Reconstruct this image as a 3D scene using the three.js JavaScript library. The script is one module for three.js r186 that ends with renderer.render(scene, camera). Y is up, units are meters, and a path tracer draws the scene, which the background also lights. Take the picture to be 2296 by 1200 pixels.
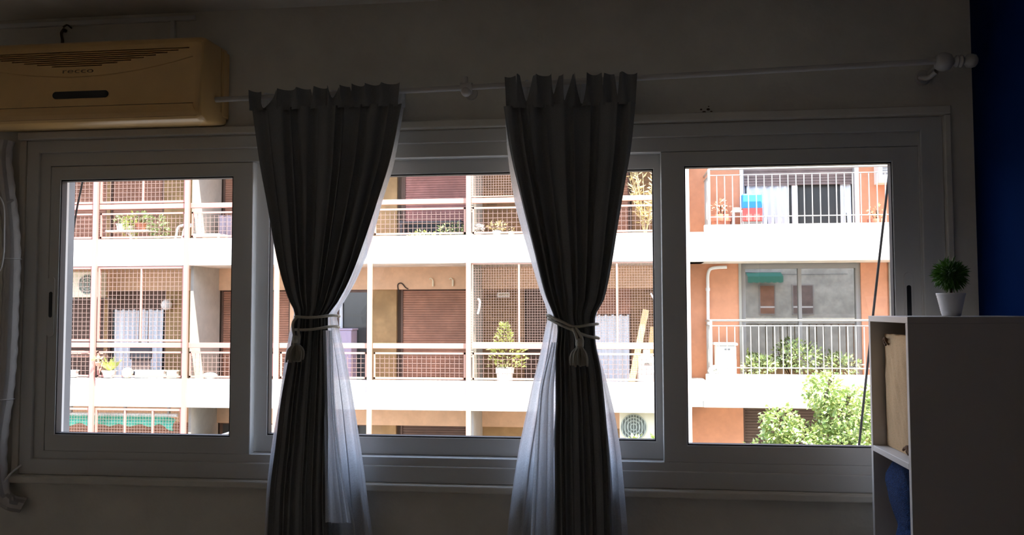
import * as THREE from 'three';
import { mergeGeometries, toCreasedNormals, mergeVertices } from 'three/addons/utils/BufferGeometryUtils.js';
import { RoundedBoxGeometry } from 'three/addons/geometries/RoundedBoxGeometry.js';
import { TextGeometry } from 'three/addons/geometries/TextGeometry.js';
import { FontLoader } from 'three/addons/loaders/FontLoader.js';
import { ImprovedNoise } from 'three/addons/math/ImprovedNoise.js';
import { Brush, Evaluator, SUBTRACTION } from 'three-bvh-csg';

// ---------------------------------------------------------------- camera, sky, sun, exposure
const scene = new THREE.Scene();
const camera = new THREE.PerspectiveCamera(2 * Math.atan(600 / 1850) * 180 / Math.PI, 2296 / 1200, 0.05, 200);
camera.rotation.order = 'YXZ';
camera.position.set(0, 1.46, 2.576);
camera.rotation.set(0.05, 0.1157, -0.0022);
const renderer = new THREE.WebGLRenderer({ antialias: true });
renderer.toneMapping = THREE.LinearToneMapping;
renderer.toneMappingExposure = 1.85;
renderer.shadowMap.enabled = true;
const SUN_DIRECTION = new THREE.Vector3(0.27, 1, 0.27).normalize();
// a clear, slightly hazy noon sky: pale at the horizon, bluer overhead, the same all round
{
  const W = 128, HH = 64, d = new Float32Array(W * HH * 4), low = [2.7, 2.85, 3.1], high = [1.38, 1.85, 2.85], ground = [0.5, 0.48, 0.45];
  for (let y = 0; y < HH; y++) for (let x = 0; x < W; x++) {
    const el = ((y + 0.5) / HH - 0.5) * Math.PI, k = Math.pow(Math.max(0, Math.sin(el)), 0.55);
    for (let c = 0; c < 3; c++) d[(y * W + x) * 4 + c] = el < 0 ? ground[c] : low[c] + (high[c] - low[c]) * k;
    d[(y * W + x) * 4 + 3] = 1;
  }
  const t = new THREE.DataTexture(d, W, HH, THREE.RGBAFormat, THREE.FloatType);
  t.mapping = THREE.EquirectangularReflectionMapping; t.magFilter = t.minFilter = THREE.LinearFilter; t.needsUpdate = true;
  scene.background = t;
}
const sun = new THREE.DirectionalLight(new THREE.Color(1, 0.95, 0.87), 16);
sun.name = 'sun';
sun.position.copy(SUN_DIRECTION).multiplyScalar(40).add(new THREE.Vector3(-3, 0, -13));
sun.target.position.set(-3, 0, -13);
sun.castShadow = true;
Object.assign(sun.shadow.camera, { left: -20, right: 20, top: 20, bottom: -20, near: 1, far: 90 });
sun.shadow.mapSize.set(2048, 2048);
sun.shadow.bias = -0.0005;
scene.add(sun, sun.target);

// ---------------------------------------------------------------- helpers
let seedState = 7;
function rnd() { seedState = (seedState + 0x6d2b79f5) | 0; let t = Math.imul(seedState ^ (seedState >>> 15), 1 | seedState); t = (t + Math.imul(t ^ (t >>> 7), 61 | t)) ^ t; return ((t ^ (t >>> 14)) >>> 0) / 4294967296; }
const rr = (a, b) => a + (b - a) * rnd();
const noise = new ImprovedNoise();
const lerp = THREE.MathUtils.lerp, clamp = THREE.MathUtils.clamp;
const names = new Map();
function numbered(n) { const k = names.get(n) ?? 0; names.set(n, k + 1); return k ? n + '_' + String(k).padStart(3, '0') : n; }
const origins = new Map();
function V(x, y, z) { return new THREE.Vector3(x, y, z); }
function metricUV(g) {
  if (!g.attributes.normal) g.computeVertexNormals();
  const p = g.attributes.position, n = g.attributes.normal, uv = new Float32Array(p.count * 2);
  for (let i = 0; i < p.count; i++) {
    const ax = Math.abs(n.getX(i)), ay = Math.abs(n.getY(i)), az = Math.abs(n.getZ(i));
    const x = p.getX(i), y = p.getY(i), z = p.getZ(i);
    if (az >= ax && az >= ay) { uv[2 * i] = x; uv[2 * i + 1] = y; } else if (ax >= ay) { uv[2 * i] = z; uv[2 * i + 1] = y; } else { uv[2 * i] = x; uv[2 * i + 1] = z; }
  }
  g.setAttribute('uv', new THREE.BufferAttribute(uv, 2));
  return g;
}
function clean(g) {
  let h = g.index ? g.toNonIndexed() : g.clone();
  for (const k of Object.keys(h.attributes)) if (!['position', 'normal', 'uv'].includes(k)) h.deleteAttribute(k);
  if (!h.attributes.normal) h.computeVertexNormals();
  if (!h.attributes.uv) h.setAttribute('uv', new THREE.BufferAttribute(new Float32Array(h.attributes.position.count * 2), 2));
  return h;
}
const joined = (gs) => { const l = [].concat(gs).map(clean); return l.length > 1 ? mergeGeometries(l) : l[0]; };
// a named Mesh from geometries given in world coordinates (or, under a thing at the origin, in the thing's own)
function obj(name, geos, material, parent = scene, keepUV = false) {
  let g = joined(geos);
  if (!keepUV) metricUV(g);
  const o = origins.get(parent);
  if (o) g.translate(-o.x, -o.y, -o.z);
  const m = new THREE.Mesh(g, material);
  m.name = parent === scene ? numbered(name) : name;
  m.castShadow = m.receiveShadow = true;
  if (o) origins.set(m, o);
  parent.add(m);
  return m;
}
function tag(o, label, category, group) { Object.assign(o.userData, { label, category }); if (group) o.userData.group = group; return o; }
function stuff(o) { o.userData.kind = 'stuff'; return o; }
function structure(o) { o.userData.kind = 'structure'; return o; }
// a Group at a thing's base; local = true when its parts are given in its own coordinates
function thing(name, label, category, [x, y, z], { group, local = false, turn = 0 } = {}) {
  const o = new THREE.Group();
  o.name = numbered(name); o.position.set(x, y, z); o.rotation.y = turn;
  if (!local) origins.set(o, V(x, y, z));
  scene.add(o);
  return tag(o, label, category, group);
}
const box = (x0, x1, y0, y1, z0, z1) => new THREE.BoxGeometry(x1 - x0, y1 - y0, z1 - z0).translate((x0 + x1) / 2, (y0 + y1) / 2, (z0 + z1) / 2);
const rbox = (x0, x1, y0, y1, z0, z1, r = 0.004, seg = 2) => new RoundedBoxGeometry(x1 - x0, y1 - y0, z1 - z0, seg, Math.min(r, (x1 - x0) / 2.01, (y1 - y0) / 2.01, (z1 - z0) / 2.01)).translate((x0 + x1) / 2, (y0 + y1) / 2, (z0 + z1) / 2);
function tube(points, r, seg = 24, rad = 8, closed = false) { return new THREE.TubeGeometry(new THREE.CatmullRomCurve3(points.map((p) => (p.isVector3 ? p : V(...p))), closed), seg, r, rad, closed); }
function rod(a, b, r, rad = 10) {
  const A = V(...a), B = V(...b), d = B.clone().sub(A), g = new THREE.CylinderGeometry(r, r, d.length(), rad);
  g.applyQuaternion(new THREE.Quaternion().setFromUnitVectors(V(0, 1, 0), d.normalize()));
  return g.translate((A.x + B.x) / 2, (A.y + B.y) / 2, (A.z + B.z) / 2);
}
const lathe = (pts, seg = 28) => new THREE.LatheGeometry(pts.map(([r, y]) => new THREE.Vector2(r, y)), seg);
const ball = (r, x, y, z, ws = 20, hs = 14) => new THREE.SphereGeometry(r, ws, hs).translate(x, y, z);
// smooth interpolation of [value, y] lists, y falling
function profile(list) {
  const n = list.length;
  return (y) => {
    let i = 0;
    while (i < n - 2 && y < list[i + 1][1]) i++;
    const [v1, y1] = list[i], [v2, y2] = list[i + 1], [v0, y0] = list[Math.max(0, i - 1)], [v3, y3] = list[Math.min(n - 1, i + 2)];
    const t = clamp((y - y1) / (y2 - y1), -0.3, 1.3), h = y2 - y1;
    const slope = (a, b, c, ya, yb, yc) => { const s1 = (b - a) / ((yb - ya) || 1e9), s2 = (c - b) / ((yc - yb) || 1e9); return s1 * s2 <= 0 ? 0 : (2 * s1 * s2) / (s1 + s2); };
    const m1 = i ? slope(v0, v1, v2, y0, y1, y2) : (v2 - v1) / h, m2 = i < n - 2 ? slope(v1, v2, v3, y1, y2, y3) : (v2 - v1) / h;
    const t2 = t * t, t3 = t2 * t;
    return (2 * t3 - 3 * t2 + 1) * v1 + (t3 - 2 * t2 + t) * m1 * h + (-2 * t3 + 3 * t2) * v2 + (t3 - t2) * m2 * h;
  };
}
function surface(nu, nv, f) {
  const pos = [], uv = [], idx = [];
  for (let j = 0; j <= nv; j++) for (let i = 0; i <= nu; i++) { const p = f(i / nu, j / nv); pos.push(p[0], p[1], p[2]); uv.push(p[3] ?? i / nu, p[4] ?? j / nv); }
  for (let j = 0; j < nv; j++) for (let i = 0; i < nu; i++) { const a = j * (nu + 1) + i, b = a + 1, c = a + nu + 1, d = c + 1; idx.push(a, c, b, b, c, d); }
  const g = new THREE.BufferGeometry();
  g.setAttribute('position', new THREE.Float32BufferAttribute(pos, 3));
  g.setAttribute('uv', new THREE.Float32BufferAttribute(uv, 2));
  g.setIndex(idx); g.computeVertexNormals();
  return g;
}

// ---------------------------------------------------------------- materials
function texture(w, h, f, metres, srgb = true) {
  const d = new Uint8Array(w * h * 4);
  for (let y = 0; y < h; y++) for (let x = 0; x < w; x++) { const c = f(x / w, y / h, x, y), o = (y * w + x) * 4; d[o] = clamp(c[0], 0, 1) * 255; d[o + 1] = clamp(c[1], 0, 1) * 255; d[o + 2] = clamp(c[2], 0, 1) * 255; d[o + 3] = 255; }
  const t = new THREE.DataTexture(d, w, h);
  t.wrapS = t.wrapT = THREE.RepeatWrapping; t.magFilter = THREE.LinearFilter; t.minFilter = THREE.LinearMipmapLinearFilter; t.generateMipmaps = true;
  t.repeat.set(1 / metres, 1 / metres);
  if (srgb) t.colorSpace = THREE.SRGBColorSpace;
  t.needsUpdate = true;
  return t;
}
// tileable value noise
function tileNoise(n, seed) {
  const g = new Float32Array(n * n); let s = seed * 7919 + 13;
  for (let i = 0; i < n * n; i++) { s = (Math.imul(s, 1664525) + 1013904223) | 0; g[i] = (s >>> 8) / 16777216; }
  return (u, v) => { const x = u * n, y = v * n, i = Math.floor(x), j = Math.floor(y), a = x - i, b = y - j, w = (t) => t * t * (3 - 2 * t), at = (p, q) => g[((q % n + n) % n) * n + ((p % n + n) % n)]; return lerp(lerp(at(i, j), at(i + 1, j), w(a)), lerp(at(i, j + 1), at(i + 1, j + 1), w(a)), w(b)); };
}
const n4 = tileNoise(4, 1), n8 = tileNoise(8, 2), n16 = tileNoise(16, 3), n32 = tileNoise(32, 4), n64 = tileNoise(64, 5), n128 = tileNoise(128, 6);
const fbm = (u, v) => 0.4 * n8(u, v) + 0.25 * n16(u, v) + 0.18 * n32(u, v) + 0.1 * n64(u, v) + 0.07 * n128(u, v);
const fine = (u, v) => 0.5 * n64(u, v) + 0.5 * n128(u, v);
const plasterBump = texture(512, 512, (u, v) => { const k = 0.6 * fbm(u, v) + 0.4 * fine(u, v); return [k, k, k]; }, 0.8, false);
const mottle = texture(512, 512, (u, v) => { const k = 0.93 + 0.07 * (fbm(u, v) * 2 - 0.6); return [k, k * 0.995, k * 0.985]; }, 1.6);
const grime = texture(512, 512, (u, v) => { const k = 0.84 + 0.16 * clamp(fbm(u, v) * 2 - 0.55, 0, 1); return [k, k * 0.985, k * 0.96]; }, 2.4);
const clothBump = texture(256, 256, (u, v, x, y) => { const k = 0.5 + 0.25 * ((x & 2 ? 1 : -1) * (y & 2 ? 1 : -1)) + 0.25 * (fine(u, v) - 0.5); return [k, k, k]; }, 0.09, false);
const clothMap = texture(256, 256, (u, v) => { const k = 0.86 + 0.14 * fine(u, v); return [k, k, k]; }, 0.12);
const fuzzBump = texture(256, 256, (u, v) => { const k = n64(u, v) * 0.5 + n128(u, v) * 0.5; return [k, k, k]; }, 0.09, false);
const fuzzMap = texture(256, 256, (u, v) => { const k = 0.5 + 0.5 * (n64(u, v) * 0.6 + n32(u, v) * 0.4); return [k, k, k]; }, 0.09);
const brickMap = texture(1024, 1024, (u, v) => {                      // tan brick skin too far off to tell its courses apart
  const row = Math.floor(v * 24), a = (u * 8 + (row & 1) * 0.5) % 1, b = (v * 24) % 1, mortar = a < 0.04 || b < 0.14, id = Math.floor(u * 8 + (row & 1) * 0.5) * 31 + row * 17;
  const t = ((Math.sin(id * 12.9898) * 43758.5453) % 1 + 1) % 1, k = mortar ? 0.92 : 0.74 + 0.2 * t + 0.12 * (fine(u, v) - 0.5);
  return [k, k * 0.97, k * 0.93];
}, 1.92);
const std = (color, o = {}) => new THREE.MeshStandardMaterial({ color: new THREE.Color().setRGB(...color), roughness: 0.8, ...o });
const phys = (color, o = {}) => new THREE.MeshPhysicalMaterial({ color: new THREE.Color().setRGB(...color), roughness: 0.8, ...o });
const M = {
  wall: std([0.78, 0.74, 0.66], { map: mottle, bumpMap: plasterBump, bumpScale: 0.0012, roughness: 0.9 }),
  ceiling: std([0.82, 0.79, 0.72], { map: mottle, roughness: 0.95 }),
  blueWall: phys([0.0006, 0.013, 0.075], { specularIntensity: 0.06, map: mottle, bumpMap: plasterBump, bumpScale: 0.0012, roughness: 0.85 }),
  floor: std([0.74, 0.64, 0.5], { map: grime, roughness: 0.5 }),
  aluminium: std([0.6, 0.59, 0.56], { roughness: 0.42 }),
  gasket: std([0.015, 0.015, 0.016], { roughness: 0.6 }),
  darkPlastic: std([0.006, 0.006, 0.007], { roughness: 0.35 }),
  glass: phys([0.97, 0.985, 0.98], { roughness: 0, transmission: 1, thickness: 0, ior: 1.5 }),
  acPlastic: phys([0.82, 0.51, 0.195], { roughness: 0.34, map: mottle, clearcoat: 0.25, clearcoatRoughness: 0.3 }),
  acPrint: std([0.18, 0.1, 0.04], { roughness: 0.5 }),
  whitePlastic: std([0.72, 0.7, 0.68], { roughness: 0.4 }),
  whiteRod: std([0.56, 0.52, 0.48], { roughness: 0.38 }),
  tape: std([0.56, 0.52, 0.49], { roughness: 0.7, bumpMap: plasterBump, bumpScale: 0.003 }),
  darkCloth: std([0.26, 0.26, 0.255], { roughness: 0.95, side: THREE.DoubleSide, map: clothMap, bumpMap: clothBump, bumpScale: 0.0006 }),
  sheer: phys([0.86, 0.87, 0.9], { roughness: 1, transmission: 0.5, thickness: 0, side: THREE.DoubleSide, map: clothMap, transparent: true, opacity: 0.94 }),
  rope: std([0.74, 0.67, 0.54], { roughness: 0.95, bumpMap: fuzzBump, bumpScale: 0.002 }),
  shelf: std([0.6, 0.55, 0.5], { roughness: 0.5 }),
  canvas: std([0.74, 0.49, 0.26], { roughness: 0.9, map: clothMap, bumpMap: clothBump, bumpScale: 0.0008 }),
  leather: std([0.12, 0.055, 0.02], { roughness: 0.9 }),
  navy: std([0.015, 0.075, 0.27], { roughness: 1, map: fuzzMap, bumpMap: fuzzBump, bumpScale: 0.008 }),
  whiteCloth: std([0.7, 0.7, 0.72], { roughness: 0.95, map: clothMap }),
  potWhite: std([0.75, 0.72, 0.7], { roughness: 0.45 }),
  grassBlade: phys([0.06, 0.17, 0.012], { roughness: 0.8, transmission: 0.3, thickness: 0, side: THREE.DoubleSide }),
  soil: std([0.05, 0.03, 0.02], { roughness: 1 }),
  stem: std([0.09, 0.06, 0.03], { roughness: 0.9 }),
  // outside
  band: std([0.86, 0.84, 0.8], { map: grime, roughness: 0.85 }),
  lintel: std([0.78, 0.53, 0.35], { map: mottle, roughness: 0.9 }),
  terracottaFloor: std([0.62, 0.36, 0.22], { map: grime, roughness: 0.8 }),
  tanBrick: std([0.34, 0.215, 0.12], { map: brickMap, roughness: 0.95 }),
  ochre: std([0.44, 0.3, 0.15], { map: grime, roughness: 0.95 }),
  divider: std([0.44, 0.42, 0.37], { map: mottle, roughness: 0.9 }),
  shutter: std([0.42, 0.22, 0.15], { map: grime, roughness: 0.7 }),
  shutterPurple: std([0.46, 0.22, 0.2], { map: grime, roughness: 0.7 }),
  shutterDark: std([0.13, 0.08, 0.06], { map: grime, roughness: 0.7 }),
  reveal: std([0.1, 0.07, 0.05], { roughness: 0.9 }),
  pinkSteel: std([0.5, 0.225, 0.19], { roughness: 0.5 }),
  palePinkSteel: std([0.6, 0.35, 0.26], { roughness: 0.5 }),  // the railing pink made paler: overexposure of the middle bays put into the colour
  wire: std([0.32, 0.21, 0.175], { roughness: 0.6 }),
  windowDark: phys([0.05, 0.055, 0.055], { roughness: 0.08 }),
  interiorCurtain: std([0.72, 0.77, 0.82], { roughness: 0.95, side: THREE.DoubleSide }),
  lilacCurtain: std([0.8, 0.88, 0.96], { roughness: 0.95, side: THREE.DoubleSide }),
  laundry: std([0.34, 0.3, 0.36], { roughness: 0.95, side: THREE.DoubleSide }),
  board: std([0.85, 0.62, 0.3], { roughness: 0.8 }),  // yellow of sunlit wall, the sunlight put into the colour
  orange: std([0.72, 0.33, 0.19], { map: mottle, roughness: 0.9 }),
  railGrey: std([0.38, 0.355, 0.33], { roughness: 0.5 }),
  frameGrey: std([0.3, 0.28, 0.26], { roughness: 0.5 }),
  frameWhite: std([0.82, 0.81, 0.79], { roughness: 0.5 }),
  mirrorGlass: std([0.4, 0.4, 0.375], { roughness: 0.02, metalness: 1 }),
  blindGrey: std([0.26, 0.2, 0.19], { map: grime, roughness: 0.8 }),
  exterior: std([0.52, 0.52, 0.49], { map: grime, bumpMap: plasterBump, bumpScale: 0.003, roughness: 0.95 }),
  cement: std([0.27, 0.27, 0.275], { map: grime, roughness: 0.95 }),
  asphalt: std([0.16, 0.16, 0.165], { map: grime, roughness: 0.95 }),
  paving: std([0.42, 0.4, 0.37], { map: grime, roughness: 0.95 }),
  greenCanvas: phys([0.06, 0.2, 0.14], { roughness: 0.9, side: THREE.DoubleSide }),
  tealCanvas: phys([0.1, 0.6, 0.44], { roughness: 0.9, transmission: 0.3, thickness: 0, side: THREE.DoubleSide }),
  bark: std([0.16, 0.11, 0.08], { roughness: 1, bumpMap: fuzzBump, bumpScale: 0.02 }),
  leaf: phys([0.42, 0.52, 0.23], { roughness: 0.42, transmission: 0.45, thickness: 0, side: THREE.DoubleSide }),
  leafPale: phys([0.62, 0.68, 0.2], { roughness: 0.8, transmission: 0.4, thickness: 0, side: THREE.DoubleSide }),
  leafDry: phys([0.78, 0.66, 0.34], { roughness: 0.85, transmission: 0.3, thickness: 0, side: THREE.DoubleSide }),
  terracotta: std([0.55, 0.2, 0.12], { roughness: 0.9 }),
  white: std([0.84, 0.83, 0.8], { roughness: 0.6 }),
  cream: std([0.8, 0.74, 0.55], { roughness: 0.7 }),
  fanWell: std([0.16, 0.17, 0.14], { roughness: 0.8 }),
  grille: std([0.42, 0.44, 0.36], { roughness: 0.7 }),
  blueBox: std([0.05, 0.32, 0.8], { roughness: 0.6 }),
  redBox: std([0.75, 0.12, 0.1], { roughness: 0.6 }),
  darkGrey: std([0.09, 0.09, 0.1], { roughness: 0.8 }),
  purple: std([0.36, 0.3, 0.4], { roughness: 0.8 }),
  cable: std([0.03, 0.022, 0.018], { roughness: 0.7 }),
  foil: std([0.75, 0.75, 0.75], { roughness: 0.25, metalness: 0.8 }),
};
const font = await new FontLoader().loadAsync('fonts/droid/droid_sans_regular.typeface.json');

// ================================================================ THE ROOM
const X0 = -2.6, X1 = 1.085, H = 2.455, ZB = 3.5;                     // inner faces
structure(obj('floor', box(X0 - 0.15, X1 + 0.15, -0.12, 0, -0.1, ZB + 0.15), M.floor));
structure(obj('ceiling', box(X0 - 0.15, X1 + 0.15, H, H + 0.15, -0.1, ZB + 0.15), M.ceiling));
structure(obj('wall_left', box(X0 - 0.15, X0, 0, H, -0.1, ZB + 0.15), M.wall));
structure(obj('wall_right', box(X1, X1 + 0.15, 0, H, -0.1, ZB + 0.15), M.blueWall));
structure(obj('wall_back', box(X0, X1, 0, H, ZB, ZB + 0.15), M.wall));
// the wall with the window, round its opening
const WX0 = -1.957, WX1 = 0.996, WY0 = 0.913, WY1 = 2.033;
const wallFront = structure(obj('wall_front', [box(X0 - 0.15, X1 + 0.15, WY1, H + 0.15, -0.12, 0), box(X0 - 0.15, X1 + 0.15, -0.12, WY0, -0.12, 0), box(X0 - 0.15, WX0, WY0, WY1, -0.12, 0), box(WX1, X1 + 0.15, WY0, WY1, -0.12, 0)], M.wall));
for (const [x, y, r] of [[0.2906, 2.0745, 0.003], [0.312, 2.0742, 0.0045], [0.2995, 2.0655, 0.005], [0.3215, 2.067, 0.003], [0.3135, 2.083, 0.002]])
  obj('plaster_chip', new THREE.CylinderGeometry(r, r * 0.8, 0.002, 9).rotateX(Math.PI / 2).scale(1.2, 0.8, 1).translate(x, y, 0.0006), M.stem, wallFront);
// plaster trim round the opening: head, right side and left side, then the sill ledge
function trimBar(n, g) { return structure(obj('trim_' + n, g, M.wall)); }
trimBar(1, rbox(WX0 - 0.03, 1.018, 2.036, 2.063, -0.02, 0.017, 0.005));
trimBar(2, rbox(0.997, 1.018, 0.9, 2.036, -0.02, 0.015, 0.005));
trimBar(3, rbox(WX0 - 0.028, WX0 - 0.002, 0.9, 2.036, -0.02, 0.006, 0.004));
trimBar(4, rbox(WX0 - 0.03, X1, 0.888, 0.912, -0.02, 0.028, 0.006));

// ---------------------------------------------------------------- the window: one frame, three sliding sashes
const win = structure(new THREE.Group()); win.name = 'window_1'; scene.add(win);
// a mitred rectangular frame: outer rectangle, bar widths, front and back depth, chamfered inside
function frameGeo(x0, x1, y0, y1, l, r, b, t, z0, z1, bevel = 0.003) {
  const s = new THREE.Shape([[x0, y0], [x1, y0], [x1, y1], [x0, y1]].map((p) => new THREE.Vector2(...p)));
  s.holes.push(new THREE.Path([[x0 + l, y0 + b], [x0 + l, y1 - t], [x1 - r, y1 - t], [x1 - r, y0 + b]].map((p) => new THREE.Vector2(...p))));
  return new THREE.ExtrudeGeometry(s, { depth: z1 - z0 - 2 * bevel, bevelEnabled: true, bevelSize: bevel, bevelThickness: bevel, bevelOffset: -bevel, bevelSegments: 2 }).translate(0, 0, z0 + bevel);
}
obj('frame', [frameGeo(WX0, WX1, WY0, WY1, 0.044, 0.064, 0.052, 0.042, -0.11, 0.004), frameGeo(WX0 + 0.04, WX1 - 0.058, WY0 + 0.048, WY1 - 0.04, 0.042, 0.01, 0.03, 0.046, -0.105, -0.006, 0.002)], M.aluminium, win);
// rail tongues between the two tracks
obj('track', [box(WX0 + 0.05, WX1 - 0.05, 0.966, 0.991, -0.046, -0.043), box(WX0 + 0.05, WX1 - 0.05, 1.945, 1.958, -0.046, -0.043)], M.aluminium, win);
function sash(x0, x1, y0, y1, [l, r, b, t], zf, depth) {
  const s = obj('sash', frameGeo(x0, x1, y0, y1, l, r, b, t, zf - depth, zf, 0.003), M.aluminium, win);
  obj('gasket', frameGeo(x0 + l - 0.001, x1 - r + 0.001, y0 + b - 0.001, y1 - t + 0.001, 0.004, 0.004, 0.005, 0.005, zf - depth + 0.004, zf - 0.003, 0.0005), M.gasket, s);
  const g = obj('pane', box(x0 + l - 0.006, x1 - r + 0.006, y0 + b - 0.006, y1 - t + 0.006, zf - depth / 2 - 0.0002, zf - depth / 2 + 0.0002), M.glass, s);
  // a sheet without thickness: keep only its room-side face
  const q = new THREE.PlaneGeometry(x1 - x0 - l - r + 0.012, y1 - y0 - b - t + 0.012).translate((x0 + l + x1 - r) / 2, (y0 + b + y1 - t) / 2, zf - depth / 2);
  g.geometry = q;
  return s;
}
const sashLeft = sash(-1.874, -1.157, 0.9905, 1.945, [0.036, 0.07, 0.055, 0.046], -0.006, 0.034);
const sashRight = sash(0.166, 0.93, 0.9905, 1.946, [0.072, 0.078, 0.053, 0.046], -0.006, 0.034);
const sashMiddle = sash(-1.18, 0.215, 0.991, 1.958, [0.062, 0.07, 0.056, 0.057], -0.05, 0.034);
// recessed pulls: a round-ended plate with a dark slot
function pull(parent, x, y0, y1, s0, s1) {
  const cap = (w, a, b, z, d) => { const h = (b - a) / 2 - w, sh = new THREE.Shape(); sh.absarc(0, h, w, 0, Math.PI); sh.absarc(0, -h, w, Math.PI, 2 * Math.PI); return new THREE.ExtrudeGeometry(sh, { depth: d, bevelEnabled: true, bevelSize: 0.0008, bevelThickness: 0.0008, bevelSegments: 2, curveSegments: 12 }).translate(x, (a + b) / 2, z); };
  const h = obj('handle', cap(0.0125, y0, y1, -0.006, 0.0022), M.aluminium, parent);
  obj('slot', cap(0.0055, s0, s1, -0.0045, 0.0018), M.darkPlastic, h);
}
pull(sashLeft, -1.862, 1.37, 1.57, 1.435, 1.52);
pull(sashRight, 0.891, 1.37, 1.565, 1.43, 1.527);

// ---------------------------------------------------------------- air conditioner
{
  const t = thing('air_conditioner', 'yellowed beige wall air conditioner above the left window pane', 'air conditioner', [-1.65, 2.04, 0]);
  const xl = -2.057, xr = -1.243;
  const front = (y) => { const k = clamp((2.276 - y) / 0.184, 0, 1); return 0.19 * (1 - k) ** 2 + 0.404 * k * (1 - k) + 0.203 * k * k - 0.006; };
  const side = (k) => {
    const s = new THREE.Shape();                                      // (depth, height)
    s.moveTo(0.012, 2.32); s.lineTo(0.155, 2.316); s.quadraticCurveTo(0.186, 2.31, 0.19, 2.276);
    s.quadraticCurveTo(0.202, 2.18, 0.203, 2.092); s.quadraticCurveTo(0.204, 2.062, 0.184, 2.05); s.lineTo(0.15, 2.042); s.lineTo(0.012, 2.066); s.closePath();
    return s;
  };
  let body = new THREE.ExtrudeGeometry(side(), { depth: xr - xl - 0.05, bevelEnabled: true, bevelSize: 0.012, bevelThickness: 0.025, bevelOffset: -0.012, bevelSegments: 6, curveSegments: 14 });
  body.rotateY(-Math.PI / 2).scale(-1, 1, 1);                         // depth -> +z, length -> x
  body = clean(body); { const p = body.attributes.position.array, n = body.attributes.normal.array; for (let i = 0; i < p.length; i += 9) for (let c = 0; c < 3; c++) { let a = p[i + 3 + c]; p[i + 3 + c] = p[i + 6 + c]; p[i + 6 + c] = a; } body.deleteAttribute('normal'); }
  body.computeBoundingBox();
  { const b = body.boundingBox; body.translate((xl + xr) / 2 - (b.min.x + b.max.x) / 2, 0, 0.006 - b.min.z); }
  body = toCreasedNormals(mergeVertices(body, 1e-5), 0.6);
  const ev = new Evaluator(); ev.useGroups = false; ev.attributes = ['position', 'normal', 'uv'];
  let brush = new Brush(clean(body));
  const cut = (g) => { const b = new Brush(clean(g)); b.updateMatrixWorld(); brush.updateMatrixWorld(); brush = ev.evaluate(brush, b, SUBTRACTION); };
  const cx = -1.655;
  for (let i = 0; i < 8; i++) { const k = i / 7, half = 0.37 * Math.pow(1 - k * 0.86, 0.75); cut(box(cx - half, cx + half, 2.2725 - i * 0.0066 - 0.002, 2.2725 - i * 0.0066 + 0.002, 0.165, 0.23)); }
  // curved parting groove under the lettering and the gap round the flap
  cut(tube(Array.from({ length: 13 }, (_, i) => { const u = i / 6 - 1, y = 2.19 + 0.053 * u * u; return [cx + 0.385 * u, y, front(y)]; }), 0.0026, 48, 6));
  cut(box(xl + 0.05, xr - 0.021, 2.0945, 2.0965, 0.188, 0.23));
  cut(rod([xr - 0.022, 2.096, 0.197], [xr - 0.008, 2.058, 0.195], 0.0026, 6));
  cut(box(xl + 0.04, xr - 0.008, 2.0575, 2.0592, 0.186, 0.23));
  cut(box(xr - 0.006, xr + 0.02, 2.1, 2.33, 0.052, 0.056));
  const g = brush.geometry; obj('body', g, M.acPlastic, t);
  obj('back_plate', rbox(xl - 0.004, xr + 0.004, 2.085, 2.305, 0.002, 0.048, 0.006), M.acPlastic, t);
  const pill = new THREE.Shape(); { const w = 0.082, r = 0.0105; pill.moveTo(-w, r); pill.lineTo(w, r); pill.absarc(w, 0, r, Math.PI / 2, -Math.PI / 2, true); pill.lineTo(-w + 0.01, -r); pill.absarc(-w, 0, r, -Math.PI / 2, Math.PI / 2, true); }
  obj('display', new THREE.ExtrudeGeometry(pill, { depth: 0.004, bevelEnabled: true, bevelSize: 0.001, bevelThickness: 0.001, bevelSegments: 2 }).rotateX(-0.03).translate(-1.6355, 2.1325, 0.1935), M.darkPlastic, t);
  const text = new TextGeometry('recco', { font, size: 0.0132, depth: 0.0012, curveSegments: 6 }); text.scale(2.45, 1, 1); text.computeBoundingBox();
  text.rotateX(-0.07);
  obj('lettering', text.translate(-1.7045, 2.2035, front(2.209) - 0.0004), M.acPrint, t);
}
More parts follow.
